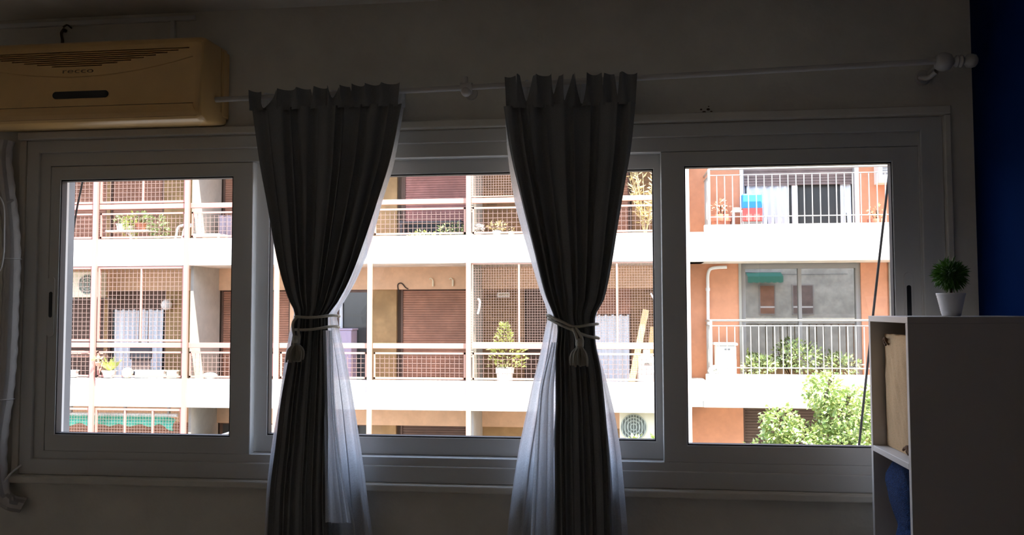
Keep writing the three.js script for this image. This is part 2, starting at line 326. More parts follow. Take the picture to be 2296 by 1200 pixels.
// white taped pipe bundle from the air conditioner into the wall
{
  const pts = [[-2.011, 2.03], [-2.018, 1.977], [-2.005, 1.871], [-1.985, 1.751], [-1.978, 1.661], [-1.977, 1.482], [-1.979, 1.335], [-1.987, 1.187], [-2.005, 1.041], [-2.0, 0.905], [-1.975, 0.836], [-1.93, 0.812]].map(([x, y], i, a) => [x, y, i > a.length - 2 ? 0.012 : 0.036]);
  const t = thing('pipe_bundle', 'white taped air conditioner pipe running down left of the window', 'pipe', [-1.93, 0.81, 0.0]);
  const curve = new THREE.CatmullRomCurve3(pts.map((p) => V(...p))), g = new THREE.TubeGeometry(curve, 160, 0.026, 14);
  const P = g.attributes.position, c = V(0, 0, 0);
  for (let i = 0; i <= 160; i++) { curve.getPointAt(i / 160, c); for (let j = 0; j <= 14; j++) { const k = i * 15 + j, w = 1 + 0.05 * Math.sin(i * 0.9 + j * 0.45) + 0.06 * noise.noise(i * 0.12, j * 0.3, 3.3); P.setXYZ(k, c.x + (P.getX(k) - c.x) * w, c.y + (P.getY(k) - c.y) * w, c.z + (P.getZ(k) - c.z) * w); } }
  g.computeVertexNormals();
  obj('taped_hose', g, M.tape, t);
  obj('strap', new THREE.TorusGeometry(0.0285, 0.0022, 6, 24).rotateX(Math.PI / 2).translate(-1.978, 1.63, 0.036), M.whitePlastic, t);
  obj('strap', new THREE.TorusGeometry(0.0285, 0.0022, 6, 24).rotateX(Math.PI / 2).translate(-1.989, 1.165, 0.036), M.whitePlastic, t);
  tag(obj('drain_tube', tube([[-1.987, 0.86, 0.05], [-1.976, 0.895, 0.045], [-1.958, 0.925, 0.03], [-1.944, 0.945, 0.008]], 0.0035, 20, 8), M.whitePlastic), 'thin clear drain tube slanting from pipe foot to the window corner', 'tube');
  tag(obj('wire', tube([[-2.03, 1.86, 0.07], [-2.004, 1.838, 0.07], [-1.987, 1.808, 0.07], [-1.981, 1.719, 0.07], [-1.983, 1.623, 0.07], [-1.996, 1.586, 0.07], [-2.031, 1.574, 0.07], [-2.1, 1.6, 0.05]], 0.0028, 50, 6), M.whitePlastic), 'thin pale wire looped over the taped pipe at the left edge', 'wire');
  const race = thing('cable_raceway', 'white cable raceway along the ceiling edge above the air conditioner', 'raceway', [-1.6, 2.37, 0]);
  obj('duct', rbox(-2.59, -1.36, 2.425, 2.441, 0, 0.012, 0.002), M.whitePlastic, race);
  obj('duct', rbox(-1.447, -1.432, 2.3, 2.425, 0, 0.012, 0.002), M.whitePlastic, race);
  tag(obj('wall_hook', [rod([-1.83, 2.41, 0], [-1.83, 2.41, 0.012], 0.006), tube([[-1.83, 2.41, 0.012], [-1.831, 2.395, 0.02], [-1.829, 2.37, 0.016], [-1.83, 2.35, 0.02]], 0.0045, 16, 8), tube([[-1.832, 2.42, 0.01], [-1.815, 2.425, 0.014], [-1.8, 2.414, 0.012]], 0.003, 12, 6)], M.stem), 'small dark hook on the wall above the air conditioner grille', 'hook');
}

// ---------------------------------------------------------------- curtain rod
{
  const t = thing('curtain_rod', 'white curtain rod with ball finial across the wall above the window', 'curtain rod', [-0.43, 2.1, 0]);
  obj('rod', [rod([-1.25, 2.131, 0.09], [-0.43, 2.1425, 0.09], 0.0085, 14)], M.whiteRod, t);
  obj('rod', [rod([-0.43, 2.1435, 0.09], [0.955, 2.174, 0.09], 0.0085, 14)], M.whiteRod, t);
  const b = obj('bracket', [rod([-0.43, 2.148, 0], [-0.43, 2.148, 0.085], 0.007), new THREE.CylinderGeometry(0.02, 0.022, 0.006, 20).rotateX(Math.PI / 2).translate(-0.43, 2.148, 0.003)], M.whiteRod, t);
  obj('cradle', [new THREE.CylinderGeometry(0.014, 0.014, 0.036, 18).rotateZ(Math.PI / 2).translate(-0.43, 2.144, 0.09), ball(0.016, -0.43, 2.13, 0.092), rod([-0.434, 2.144, 0.088], [-0.434, 2.178, 0.084], 0.008)], M.whiteRod, b);
  const e = obj('bracket', [rod([0.962, 2.16, 0], [0.962, 2.165, 0.085], 0.008), new THREE.CylinderGeometry(0.02, 0.024, 0.008, 20).rotateX(Math.PI / 2).translate(0.945, 2.152, 0.004), tube([[0.935, 2.15, 0.01], [0.945, 2.14, 0.04], [0.958, 2.15, 0.07]], 0.008, 12, 8)], M.whiteRod, t);
  // turned finial: big ball, ring neck, small ball, swept along the rod's axis
  obj('finial', lathe([[0, 0], [0.02, 0.002], [0.0265, 0.014], [0.027, 0.026], [0.022, 0.04], [0.011, 0.047], [0.01, 0.052], [0.017, 0.056], [0.017, 0.06], [0.01, 0.062], [0.0165, 0.066], [0.0185, 0.069], [0.0165, 0.073], [0.009, 0.076], [0.011, 0.08], [0.019, 0.087], [0.0205, 0.098], [0.018, 0.108], [0.01, 0.114], [0, 0.115]], 30).rotateZ(-Math.PI / 2).translate(0.948, 2.1715, 0.092), M.whiteRod, t);
}

// ---------------------------------------------------------------- curtains
const darkL1 = [[-1.108, 2.092], [-1.080, 1.914], [-1.057, 1.800], [-1.018, 1.604], [-0.984, 1.493], [-0.962, 1.444], [-0.964, 1.417], [-0.979, 1.314], [-1.003, 1.176], [-1.018, 1.040], [-1.034, 0.904], [-1.041, 0.768], [-1.06, 0.05]];
const darkR1 = [[-0.630, 2.070], [-0.657, 1.932], [-0.699, 1.794], [-0.740, 1.671], [-0.782, 1.561], [-0.831, 1.472], [-0.856, 1.440], [-0.856, 1.413], [-0.853, 1.314], [-0.849, 1.178], [-0.851, 1.042], [-0.851, 0.908], [-0.846, 0.774], [-0.83, 0.05]];
const sheerL1 = [[-1.129, 2.107], [-1.099, 1.924], [-1.077, 1.809], [-1.039, 1.608], [-1.002, 1.487], [-0.986, 1.444], [-0.995, 1.416], [-1.014, 1.310], [-1.033, 1.169], [-1.055, 1.029], [-1.069, 0.890], [-1.075, 0.751], [-1.1, 0.04]];
const sheerR1 = [[-0.635, 2.092], [-0.666, 1.915], [-0.701, 1.802], [-0.736, 1.675], [-0.779, 1.563], [-0.826, 1.479], [-0.848, 1.442], [-0.843, 1.416], [-0.821, 1.325], [-0.798, 1.214], [-0.776, 1.089], [-0.756, 0.965], [-0.741, 0.856], [-0.726, 0.761], [-0.66, 0.04]];
const darkL2 = [[-0.310, 2.074], [-0.293, 1.950], [-0.259, 1.796], [-0.220, 1.636], [-0.187, 1.503], [-0.163, 1.443], [-0.150, 1.403], [-0.157, 1.317], [-0.157, 1.185], [-0.161, 1.054], [-0.160, 0.794], [-0.165, 0.05]];
const darkR2 = [[0.086, 2.069], [0.072, 1.941], [0.051, 1.821], [0.030, 1.701], [0.010, 1.582], [-0.011, 1.489], [-0.039, 1.430], [-0.039, 1.377], [-0.022, 1.278], [-0.007, 1.122], [0.001, 0.992], [0.006, 0.798], [0.02, 0.05]];
const sheerL2 = [[-0.315, 2.089], [-0.307, 1.963], [-0.287, 1.805], [-0.244, 1.641], [-0.208, 1.518], [-0.184, 1.439], [-0.192, 1.395], [-0.206, 1.327], [-0.230, 1.232], [-0.251, 1.137], [-0.271, 1.042], [-0.289, 0.934], [-0.302, 0.840], [-0.309, 0.773], [-0.37, 0.04]];
const sheerR2 = [[0.082, 2.077], [0.060, 1.912], [0.031, 1.721], [0.003, 1.585], [-0.025, 1.477], [-0.040, 1.409], [-0.038, 1.368], [-0.004, 1.234], [0.020, 1.127], [0.035, 1.021], [0.044, 0.915], [0.054, 0.784], [0.09, 0.04]];
// hanging cloth between two edge curves, in folds that run down it
function drape(L, R, o) {
  const l = profile(L), r = profile(R), { top, bottom, folds, amp, z, seed, nu = 220, nv = 110, gather = 0 } = o;
  const warp = (s) => s + 0.35 / folds * Math.sin(s * folds * 2.1 + seed) + 0.25 / folds * Math.sin(s * folds * 4.7 + seed * 2.3);
  return surface(nu, nv, (s, t) => {
    const y = lerp(top, bottom, t), a = l(y), b = r(y), w = b - a;
    const ph = 2 * Math.PI * folds * warp(s) + seed + 0.5 * noise.noise(s * 5, t * 3, seed), loose = 0.55 + 0.45 * noise.noise(s * folds * 0.9, t * 1.6, seed + 9);
    const edge = Math.min(1, s / 0.04, (1 - s) / 0.04), big = amp(y) * (0.6 + 0.4 * loose);
    const f = Math.sin(ph) + 0.28 * Math.sin(2 * ph + 1.1) + 0.16 * noise.noise(s * 14, t * 5, seed + 4);
    const x = a + w * s + edge * big * 0.55 * Math.cos(ph) * Math.min(1, w / (folds * big * 3));
    const spread = gather ? gather(y, s) : 0;
    return [x, y, z + big * f * (0.35 + 0.65 * edge) + spread, s * w * 2.2, y];
  });
}
// the gathered frill above the rod pocket, with gaps between its tufts
function frill(x0, x1, yb0, yb1, yt0, yt1, gaps, folds, z, seed, amp = 0.012) {
  const nu = 260, nv = 12;
  return surface(nu, nv, (s, t) => {
    let h = 1;
    for (const [c, w, d] of gaps) h = Math.min(h, 1 - d * clamp((w - Math.abs(s - c)) / (w * 0.9), 0, 1));
    h += 0.03 * noise.noise(s * 25, 1.7, seed);
    const b = lerp(yb0, yb1, s), y = b + (lerp(yt0, yt1, s) - b) * h * t;
    const ph = 2 * Math.PI * folds * s + seed + 1.8 * Math.sin(s * 9 + seed);
    return [lerp(x0, x1, s) + amp * 0.5 * t * Math.cos(ph), y, z + amp * (0.5 + 0.9 * t) * Math.sin(ph) + 0.004 * noise.noise(s * 30, t * 3, seed), s, y];
  });
}
const ampDark = (y) => (y > 1.5 ? lerp(0.016, 0.011, clamp((y - 1.9) / 0.2, 0, 1)) : y > 1.38 ? 0.01 : 0.0095);
const ampSheer = (y) => (y > 1.5 ? 0.009 : y > 1.38 ? 0.006 : lerp(0.02, 0.008, clamp((y - 0.9) / 0.5, 0, 1)));
// pull the cloth in to the tie's depth at the waist
const pinch = (c) => (y) => -c * Math.exp(-(((y - 1.425) / 0.09) ** 2));
{
  const a = thing('dark_curtain', 'charcoal curtain tied in the middle, left one with its tassel at the left side', 'curtain', [-0.9, 0.05, 0.1]);
  obj('curtain_panel', drape(darkL1, darkR1, { top: 2.092, bottom: 0.05, folds: 8, amp: ampDark, z: 0.12, seed: 1.3, gather: pinch(0.004) }), M.darkCloth, a, true);
  obj('header_frill', frill(-1.112, -0.637, 2.083, 2.085, 2.146, 2.157, [[0.105, 0.05, 0.9], [0.185, 0.01, 0.5], [0.405, 0.009, 0.35], [0.565, 0.02, 0.5], [0.6, 0.01, 0.6], [0.67, 0.007, 0.3]], 10, 0.122, 0.6), M.darkCloth, a, true);
  const b = thing('sheer_curtain', 'white sheer curtain behind the left charcoal curtain, tied with it', 'curtain', [-0.9, 0.04, 0.05]);
  obj('curtain_panel', drape(sheerL1, sheerR1, { top: 2.107, bottom: 0.04, folds: 7, amp: ampSheer, z: 0.058, seed: 4.1 }), M.sheer, b, true);
  obj('header_frill', frill(-1.128, -0.628, 2.09, 2.092, 2.15, 2.157, [[0.3, 0.01, 0.3], [0.7, 0.01, 0.3]], 9, 0.068, 2.2, 0.008), M.sheer, b, true);
  obj('hemmed_edge', drape([[-0.866, 1.4], [-0.862, 1.2], [-0.858, 1.0], [-0.855, 0.815]], [[-0.838, 1.4], [-0.83, 1.2], [-0.808, 1.0], [-0.775, 0.815]], { top: 1.395, bottom: 0.815, folds: 2, amp: () => 0.006, z: 0.125, seed: 2.2, nu: 40, nv: 50 }), M.sheer, b, true);

  const c = thing('dark_curtain', 'charcoal curtain tied in the middle, right one with its tassel hanging at the centre', 'curtain', [-0.1, 0.05, 0.1]);
  obj('curtain_panel', drape(darkL2, darkR2, { top: 2.074, bottom: 0.05, folds: 7, amp: ampDark, z: 0.12, seed: 3.7, gather: pinch(0.004) }), M.darkCloth, c, true);
  obj('header_frill', frill(-0.302, 0.086, 2.066, 2.068, 2.167, 2.163, [[0.07, 0.006, 0.3], [0.16, 0.035, 0.75], [0.385, 0.022, 0.6], [0.47, 0.035, 0.8], [0.53, 0.014, 0.85], [0.585, 0.035, 0.9], [0.755, 0.022, 0.45], [0.85, 0.014, 0.7]], 9, 0.122, 1.9), M.darkCloth, c, true);
  const d = thing('sheer_curtain', 'white sheer curtain behind the right charcoal curtain, tied with it', 'curtain', [-0.1, 0.04, 0.05]);
  obj('curtain_panel', drape(sheerL2, sheerR2, { top: 2.089, bottom: 0.04, folds: 7, amp: ampSheer, z: 0.058, seed: 6.4 }), M.sheer, d, true);
  obj('header_frill', frill(-0.308, 0.088, 2.075, 2.077, 2.165, 2.166, [[0.4, 0.02, 0.3], [0.58, 0.015, 0.4]], 8, 0.068, 5.2, 0.008), M.sheer, d, true);
  obj('hemmed_edge', drape([[-0.168, 1.36], [-0.205, 1.2], [-0.22, 1.0], [-0.232, 0.79]], [[-0.15, 1.36], [-0.163, 1.2], [-0.163, 1.0], [-0.162, 0.79]], { top: 1.36, bottom: 0.79, folds: 2, amp: () => 0.007, z: 0.122, seed: 5.2, nu: 40, nv: 50 }), M.sheer, d, true);
}
// rope tiebacks: two turns round the waist, a knot and a tassel of strands
function ring(cx, cz, rx, rz, y, tilt, r) { return tube(Array.from({ length: 28 }, (_, i) => { const a = i / 28 * 2 * Math.PI; return [cx + rx * Math.cos(a), y + tilt * Math.cos(a) + 0.002 * Math.sin(3 * a), cz + rz * Math.sin(a)]; }), r, 90, 8, true); }
function tassel(t, x, y0, y1, spread, z, lean) {
  const knot = y0 - (y0 - y1) * 0.42;
  obj('knot', [lathe([[0, 0.016], [0.008, 0.014], [0.0125, 0.004], [0.012, -0.006], [0.008, -0.014], [0, -0.015]], 16).translate(x, knot + 0.01, z)], M.rope, t);
  const strands = [];
  for (let i = 0; i < 34; i++) {
    const a = rnd() * 2 * Math.PI, k = Math.sqrt(rnd()), e = spread * k * Math.cos(a), f = spread * 0.5 * k * Math.sin(a), yb = y1 + rr(0, 0.012);
    strands.push(tube([[x + 0.25 * e, knot, z + 0.3 * f], [x + 0.85 * e + lean * 0.3, lerp(knot, yb, 0.35), z + 0.8 * f], [x + e * 1.02 + lean * 0.7, lerp(knot, yb, 0.7), z + f], [x + e * 0.98 + lean, yb, z + f]], 0.0034, 10, 5));
  }
  obj('tassel', strands, M.rope, t);
}
{
  const t = thing('rope_tieback', 'cream rope tieback with tassel hanging at the left edge of the left curtain', 'tieback', [-0.9, 1.3, 0.1]);
  obj('rope', [ring(-0.901, 0.085, 0.068, 0.056, 1.437, 0.002, 0.0042)], M.rope, t);
  obj('rope', [ring(-0.903, 0.085, 0.069, 0.056, 1.4, 0.006, 0.0042)], M.rope, t);
  obj('cord', [tube([[-0.95, 1.437, 0.128], [-0.956, 1.418, 0.146], [-0.953, 1.39, 0.148], [-0.946, 1.365, 0.15]], 0.0042, 20, 7), tube([[-0.944, 1.4, 0.138], [-0.938, 1.39, 0.146], [-0.934, 1.372, 0.15], [-0.94, 1.355, 0.15]], 0.0042, 20, 7)], M.rope, t);
  tassel(t, -0.943, 1.395, 1.298, 0.03, 0.152, -0.006);
  const u = thing('rope_tieback', 'cream rope tieback with tassel hanging at the middle of the right curtain', 'tieback', [-0.1, 1.3, 0.1]);
  obj('rope', [tube([[-0.181, 1.44, 0.07], [-0.175, 1.438, 0.12], [-0.14, 1.424, 0.146], [-0.1, 1.407, 0.152], [-0.06, 1.412, 0.145], [-0.035, 1.414, 0.11], [-0.04, 1.414, 0.05], [-0.1, 1.42, 0.03], [-0.165, 1.435, 0.04]], 0.0045, 90, 8, true)], M.rope, u);
  obj('rope', [tube([[-0.178, 1.428, 0.07], [-0.17, 1.427, 0.12], [-0.138, 1.412, 0.147], [-0.1, 1.396, 0.153], [-0.068, 1.382, 0.148], [-0.034, 1.373, 0.11], [-0.036, 1.373, 0.05], [-0.1, 1.4, 0.028], [-0.162, 1.424, 0.038]], 0.0045, 90, 8, true)], M.rope, u);
  obj('cord', [tube([[-0.104, 1.404, 0.156], [-0.094, 1.385, 0.16], [-0.09, 1.368, 0.16], [-0.089, 1.35, 0.16]], 0.005, 18, 8), tube([[-0.096, 1.404, 0.156], [-0.082, 1.385, 0.16], [-0.075, 1.365, 0.16], [-0.081, 1.345, 0.16]], 0.005, 18, 8)], M.rope, u);
  tassel(u, -0.083, 1.39, 1.29, 0.03, 0.16, 0.0);
}

// ---------------------------------------------------------------- shelf unit and what it holds
{
  const fx = 0.735, bx = 1.082, z0 = 0.122, z1 = 0.432, top = 1.438, p = 0.016;
  const t = thing('cube_shelf', 'white open cube shelf unit in the corner against the blue wall', 'shelf', [fx, 0, z0]);
  obj('top_panel', rbox(fx, bx, top - p, top, z0, z1, 0.0015), M.shelf, t);
  obj('side_panel', rbox(fx, bx, 0, top - p, z0, z0 + p, 0.0015), M.shelf, t);
  obj('side_panel', rbox(fx, bx, 0, top - p, z1 - p, z1, 0.0015), M.shelf, t);
  obj('back_panel', box(bx - 0.004, bx, 0.02, top - p, z0 + p, z1 - p), M.shelf, t);
  for (const y of [0.03, 0.376, 0.722, 1.06]) obj('shelf_board', rbox(fx, bx - 0.004, y, y + p, z0 + p, z1 - p, 0.0015), M.shelf, t);
  // canvas bin
  const b = thing('canvas_bin', 'beige canvas storage bin with brown leather toggles in the top cube', 'bin', [0.77, 1.076, z0 + p]);
  const za = z0 + p + 0.003, zb = z1 - p - 0.004, ya = 1.077, yb = 1.388;
  obj('canvas_body', toCreasedNormals(surfaceBox(0.768, 1.04, ya, yb, za, zb), 0.8), M.canvas, b);
  const tie = (y, z, s) => [ball(0.007, 0.762, y, z, 10, 8).scale(1, 1, 1), tube([[0.765, y, z], [0.757, y + 0.006 * s, z + 0.012], [0.757, y - 0.004, z + 0.024], [0.762, y - 0.012 * s, z + 0.03]], 0.0032, 14, 6), tube([[0.765, y, z], [0.757, y - 0.008, z + 0.008], [0.758, y - 0.014, z + 0.02]], 0.003, 12, 6)];
  obj('toggle', tie(1.372, za + 0.035, 1), M.leather, b);
  obj('toggle', [...tie(1.1, 0.33, 0.6), tube([[0.762, 1.09, 0.3], [0.757, 1.1, 0.33], [0.758, 1.088, 0.37], [0.76, 1.086, 0.392]], 0.0036, 16, 6)], M.leather, b);
  // two plush cushions squeezed into the cube below, and a folded cloth under them
  // boxy along the cube, rounded in height, leaning so that the lower part sits nearer the room
  const plush = (rx, ry, rz, lean, sd) => { const g = new THREE.SphereGeometry(1, 48, 34), q = g.attributes.position, f = (a, e) => Math.sign(a) * Math.pow(Math.abs(a), e); for (let i = 0; i < q.count; i++) { const x = q.getX(i), y = q.getY(i), z = q.getZ(i), k = 1 + 0.04 * noise.noise(x * 2 + sd, y * 2, z * 2) + 0.012 * noise.noise(x * 9, y * 9 + sd, z * 9); const h = f(y, 0.8); q.setXYZ(i, f(x, 0.32) * rx * k, h * ry * k, f(z, 0.38) * rz * k - lean * h); } g.computeVertexNormals(); return g; };
  tag(obj('plush_cushion', plush(0.158, 0.1, 0.09, 0.042, 1).translate(0.902, 0.956, 0.272), M.navy), 'navy plush cushion under the shelf board, upper of two in the cube', 'cushion', undefined);
  tag(obj('plush_cushion', plush(0.158, 0.088, 0.07, 0.03, 6).rotateX(0.1).translate(0.898, 0.842, 0.338), M.navy), 'navy plush cushion with rounded end, lower of two in the cube', 'cushion', undefined);
  tag(obj('folded_cloth', [rbox(0.76, 1.03, 0.74, 0.765, 0.15, 0.405, 0.012, 4), rbox(0.765, 1.03, 0.765, 0.79, 0.155, 0.4, 0.012, 4)], M.whiteCloth), 'white folded cloth at the bottom of the cube under navy cushions', 'cloth');
  // topiary pot
  const px = 0.898, pz = 0.28, k = thing('potted_topiary', 'small green topiary ball in a white ribbed pot on the shelf', 'plant', [px, top, pz], { local: true });
  const prof = [[0, 0], [0.021, 0], [0.0225, 0.002]]; for (let i = 1; i <= 9; i++) { const y = 0.002 + i * 0.0058; prof.push([0.0225 + y * 0.21 - 0.0006, y - 0.0012], [0.0225 + y * 0.21 + 0.0006, y]); } prof.push([0.0355, 0.058], [0.0355, 0.061], [0.0325, 0.061], [0.031, 0.05], [0, 0.05]);
  obj('pot', lathe(prof, 36), M.potWhite, k);
  obj('soil', new THREE.CylinderGeometry(0.0312, 0.031, 0.002, 24).translate(0, 0.0505, 0), M.soil, k);
  obj('stem', tube([[0, 0.05, 0], [0.001, 0.07, 0.001], [0, 0.09, 0]], 0.0035, 8, 7), M.stem, k);
  const blades = [];
  for (let i = 0; i < 1500; i++) {
    const d = V(rr(-1, 1), rr(-1, 1), rr(-1, 1)); if (d.length() > 1 || d.length() < 0.1) { i--; continue; } d.normalize();
    const side = V(rr(-1, 1), rr(-1, 1), rr(-1, 1)).cross(d).normalize(), c = V(0, 0.109, 0), r0 = rr(0.012, 0.034), len = rr(0.013, 0.022), base = c.clone().addScaledVector(d, r0), mid = base.clone().addScaledVector(d, len * 0.6).addScaledVector(side, len * 0.12), tip = base.clone().addScaledVector(d, len).addScaledVector(side, len * 0.3).add(V(0, -0.002, 0)), w = d.clone().cross(side).multiplyScalar(0.0013);
    const g = new THREE.BufferGeometry(); g.setAttribute('position', new THREE.Float32BufferAttribute([...base.clone().sub(w).toArray(), ...base.clone().add(w).toArray(), ...mid.clone().sub(w).toArray(), ...mid.clone().add(w).toArray(), ...tip.toArray()], 3)); g.setIndex([0, 1, 2, 1, 3, 2, 2, 3, 4]); g.computeVertexNormals(); blades.push(g);
  }
  stuff(obj('foliage', [...blades, ball(0.026, 0, 0.109, 0, 14, 10)], M.grassBlade, k));
}
// a soft box whose faces sag and crease: five faces as one grid-built shell
function surfaceBox(x0, x1, y0, y1, z0, z1) {
  const fn = (s, t) => 0.007 * Math.sin(Math.PI * s) * Math.sin(Math.PI * t), cr = (y, z) => 0.0035 * noise.noise(y * 26 + z * 40, z * 18, 5) + 0.004 * noise.noise(y * 11, z * 13, 2);
  const front = surface(40, 44, (s, t) => { const z = lerp(z0, z1, s), y = lerp(y1, y0, t), e = Math.min(1, s * 12, (1 - s) * 12, t * 12, (1 - t) * 12); return [x0 - fn(s, t) + e * cr(y, z) + (1 - e) * 0.004, y + (t < 0.02 ? 0.003 * noise.noise(z * 30, 0, 7) : 0), z]; });
  const topG = surface(40, 6, (s, t) => { const z = lerp(z0, z1, s), x = lerp(x1, x0, t); return [x, y1 - 0.004 * Math.sin(Math.PI * t) + (t > 0.9 ? 0.003 * noise.noise(z * 30, 0, 7) : 0), z]; });
  return mergeGeometries([clean(front), clean(topG), clean(box(x0 + 0.006, x1, y0, y1 - 0.006, z0, z0 + 0.004)), clean(box(x0 + 0.006, x1, y0, y1 - 0.006, z1 - 0.004, z1)), clean(box(x0 + 0.006, x1, y0, y0 + 0.004, z0, z1))]);
}

// ================================================================ OUTSIDE
// our own building's front, which the glass across the street mirrors
const EXT = -0.25;
{
  const hole = [WX0 - 0.005, WX1 + 0.005, WY0 - 0.02, WY1 + 0.005];
  structure(obj('wall_outside', [box(-9, 13, hole[3], 9, EXT, -0.121), box(-9, 13, -7, hole[2], EXT, -0.121), box(-9, hole[0], hole[2], hole[3], EXT, -0.121), box(hole[1], 13, hole[2], hole[3], EXT, -0.121)], M.exterior));
  structure(obj('trim_5', rbox(WX0 - 0.05, WX1 + 0.05, 0.86, 0.893, EXT - 0.04, -0.121, 0.004), M.paving));
  // grey cement lining of the opening, seen edge-on through the panes
  structure(obj('trim_6', box(hole[0] - 0.001, hole[0] + 0.008, hole[2], hole[3], EXT, -0.121), M.cement));
  structure(obj('trim_7', box(hole[1] - 0.008, hole[1] + 0.001, hole[2], hole[3], EXT, -0.121), M.cement));
  structure(obj('trim_8', box(hole[0], hole[1], hole[3] - 0.008, hole[3] + 0.001, EXT, -0.121), M.cement));
  // neighbours' shuttered windows and an awning on the same wall
  for (const [x0, x1, where] of [[5.36, 5.93, 'narrow brown shutter under the green awning, mirrored in the glass opposite'], [6.5, 7.25, 'wider grey shutter beside the awning, mirrored in the glass opposite']]) {
    const t = thing('shuttered_window', where, 'window', [x0, 1.22, EXT]);
    const m = x0 < 6 ? M.shutter : M.blindGrey;
    obj('frame', frameGeo(x0, x1, 1.22, 2.3, 0.04, 0.04, 0.04, 0.04, EXT - 0.03, EXT + 0.02), M.frameGrey, t);
    const slats = []; for (let y = 1.27; y < 2.26; y += 0.045) if (Math.abs(y - 1.5) > 0.03) slats.push(box(x0 + 0.035, x1 - 0.035, y, y + 0.037, EXT - 0.02, EXT - 0.002));
    stuff(obj('slats', slats, m, t));
    obj('cross_rail', box(x0 + 0.03, x1 - 0.03, 1.48, 1.52, EXT - 0.024, EXT - 0.002), M.frameWhite, t);
  }
  const a = thing('green_awning', 'dark green awning with scalloped front, mirrored in the glass opposite', 'awning', [4.9, 2.36, EXT - 0.5]);
  obj('canopy', surface(48, 8, (s, t) => [lerp(4.9, 6.12, s), lerp(2.74, 2.58, t), EXT - 0.02 - 0.45 * t]), M.greenCanvas, a);
  obj('valance', surface(96, 4, (s, t) => [lerp(4.9, 6.12, s), 2.58 - t * (0.2 + 0.03 * Math.abs(Math.sin(s * Math.PI * 6))), EXT - 0.471]), M.greenCanvas, a);
  obj('roller', rod([4.88, 2.75, EXT - 0.03], [6.14, 2.75, EXT - 0.03], 0.025, 12), M.railGrey, a);
  tag(obj('overhead_wire', tube([[4.4, 2.78, EXT - 0.06], [6.4, 2.66, EXT - 0.06], [8.4, 2.66, EXT - 0.06]], 0.008, 30, 6), M.cable), 'thin dark wire along the wall over the mirrored shutters', 'wire');
  tag(obj('hanging_cable', tube([[1.07, 2.8, -0.32], [0.954, 1.902, -0.35], [0.895, 1.45, -0.352], [0.837, 0.996, -0.35], [0.76, 0.4, -0.34]], 0.0042, 40, 7), M.cable), 'dark cable slanting across the right window pane', 'cable');
  tag(obj('hanging_cable', tube([[-1.93, 2.3, -0.3], [-1.973, 1.949, -0.32], [-1.994, 1.839, -0.32], [-2.012, 1.687, -0.32], [-2.015, 1.451, -0.32], [-2.008, 1.201, -0.32], [-2.03, 1.018, -0.32], [-2.04, 0.4, -0.32]], 0.0035, 60, 7), M.cable), 'thin dark cable drooping at the left edge of the left pane', 'cable');
}
structure(obj('street', box(-30, 30, -7.2, -7, -30, -0.26), M.asphalt));
for (const [n, z0, z1] of [[0, -14.6, -11.2], [1, -2.8, -0.26]]) structure(obj('pavement', box(-20, 20, -7, -6.86, z0, z1), M.paving));

// ---------------------------------------------------------------- the apartment block with railed balconies
const F = -13.1, BW = -14.4;                                            // balcony fronts, back wall
const STOREY = 2.81, TOP_A = 2.89, BOT_A = 2.34;
const XL = -14.25, XR = 1.03;
const block = thing('apartment_building', 'apartment block across the street with white balcony bands and pink steel railings', 'building', [(XL + XR) / 2, -7, F]);
for (let k = -1; k <= 3; k++) {                                         // k = 0 is the band above the eye, 1 the band below it
  const y1 = TOP_A - k * STOREY, y0 = BOT_A - k * STOREY - (k > 0 ? 0.02 : 0);
  const b = obj('balcony_slab', [rbox(XL, XR, y0, y1, F - 0.13, F, 0.01), box(XL, XR, y0, y0 + 0.18, BW, F - 0.1)], M.band, block);
  obj('floor_tiles', box(XL, XR - 0.005, y0 + 0.18, y0 + 0.19, BW, F - 0.131), M.terracottaFloor, b);
  // lintel over the windows of the storey below
  obj('lintel', box(XL, XR, y0 - 0.47, y0, BW - 0.1, BW + 0.06), M.lintel, block);
}
obj('upper_wall', box(XL, XR, BOT_A + STOREY + 0.5, 8.3, BW - 0.3, BW), M.tanBrick, block);
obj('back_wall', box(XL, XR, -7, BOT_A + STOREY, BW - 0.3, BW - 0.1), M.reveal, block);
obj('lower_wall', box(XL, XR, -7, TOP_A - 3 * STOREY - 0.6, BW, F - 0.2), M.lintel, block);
// posts in front of the bands
const POSTS = [-12.3, -10.35, -8.385, -6.495, -4.605, -2.66, -0.72];
for (const x of POSTS) obj('post', box(x - 0.044, x + 0.044, -5.8, 8.0, F + 0.002, F + 0.062), x < -7 ? M.pinkSteel : M.palePinkSteel, block);
for (const x of [-8.35, -2.62]) for (let k = 0; k < 3; k++) obj('divider', box(x - 0.03, x + 0.03, BOT_A - (k - 0) * STOREY - STOREY + 0.2 + (k < 0 ? 0 : 0) + STOREY, BOT_A - k * STOREY + STOREY, BW, F - 0.14), M.divider, block);
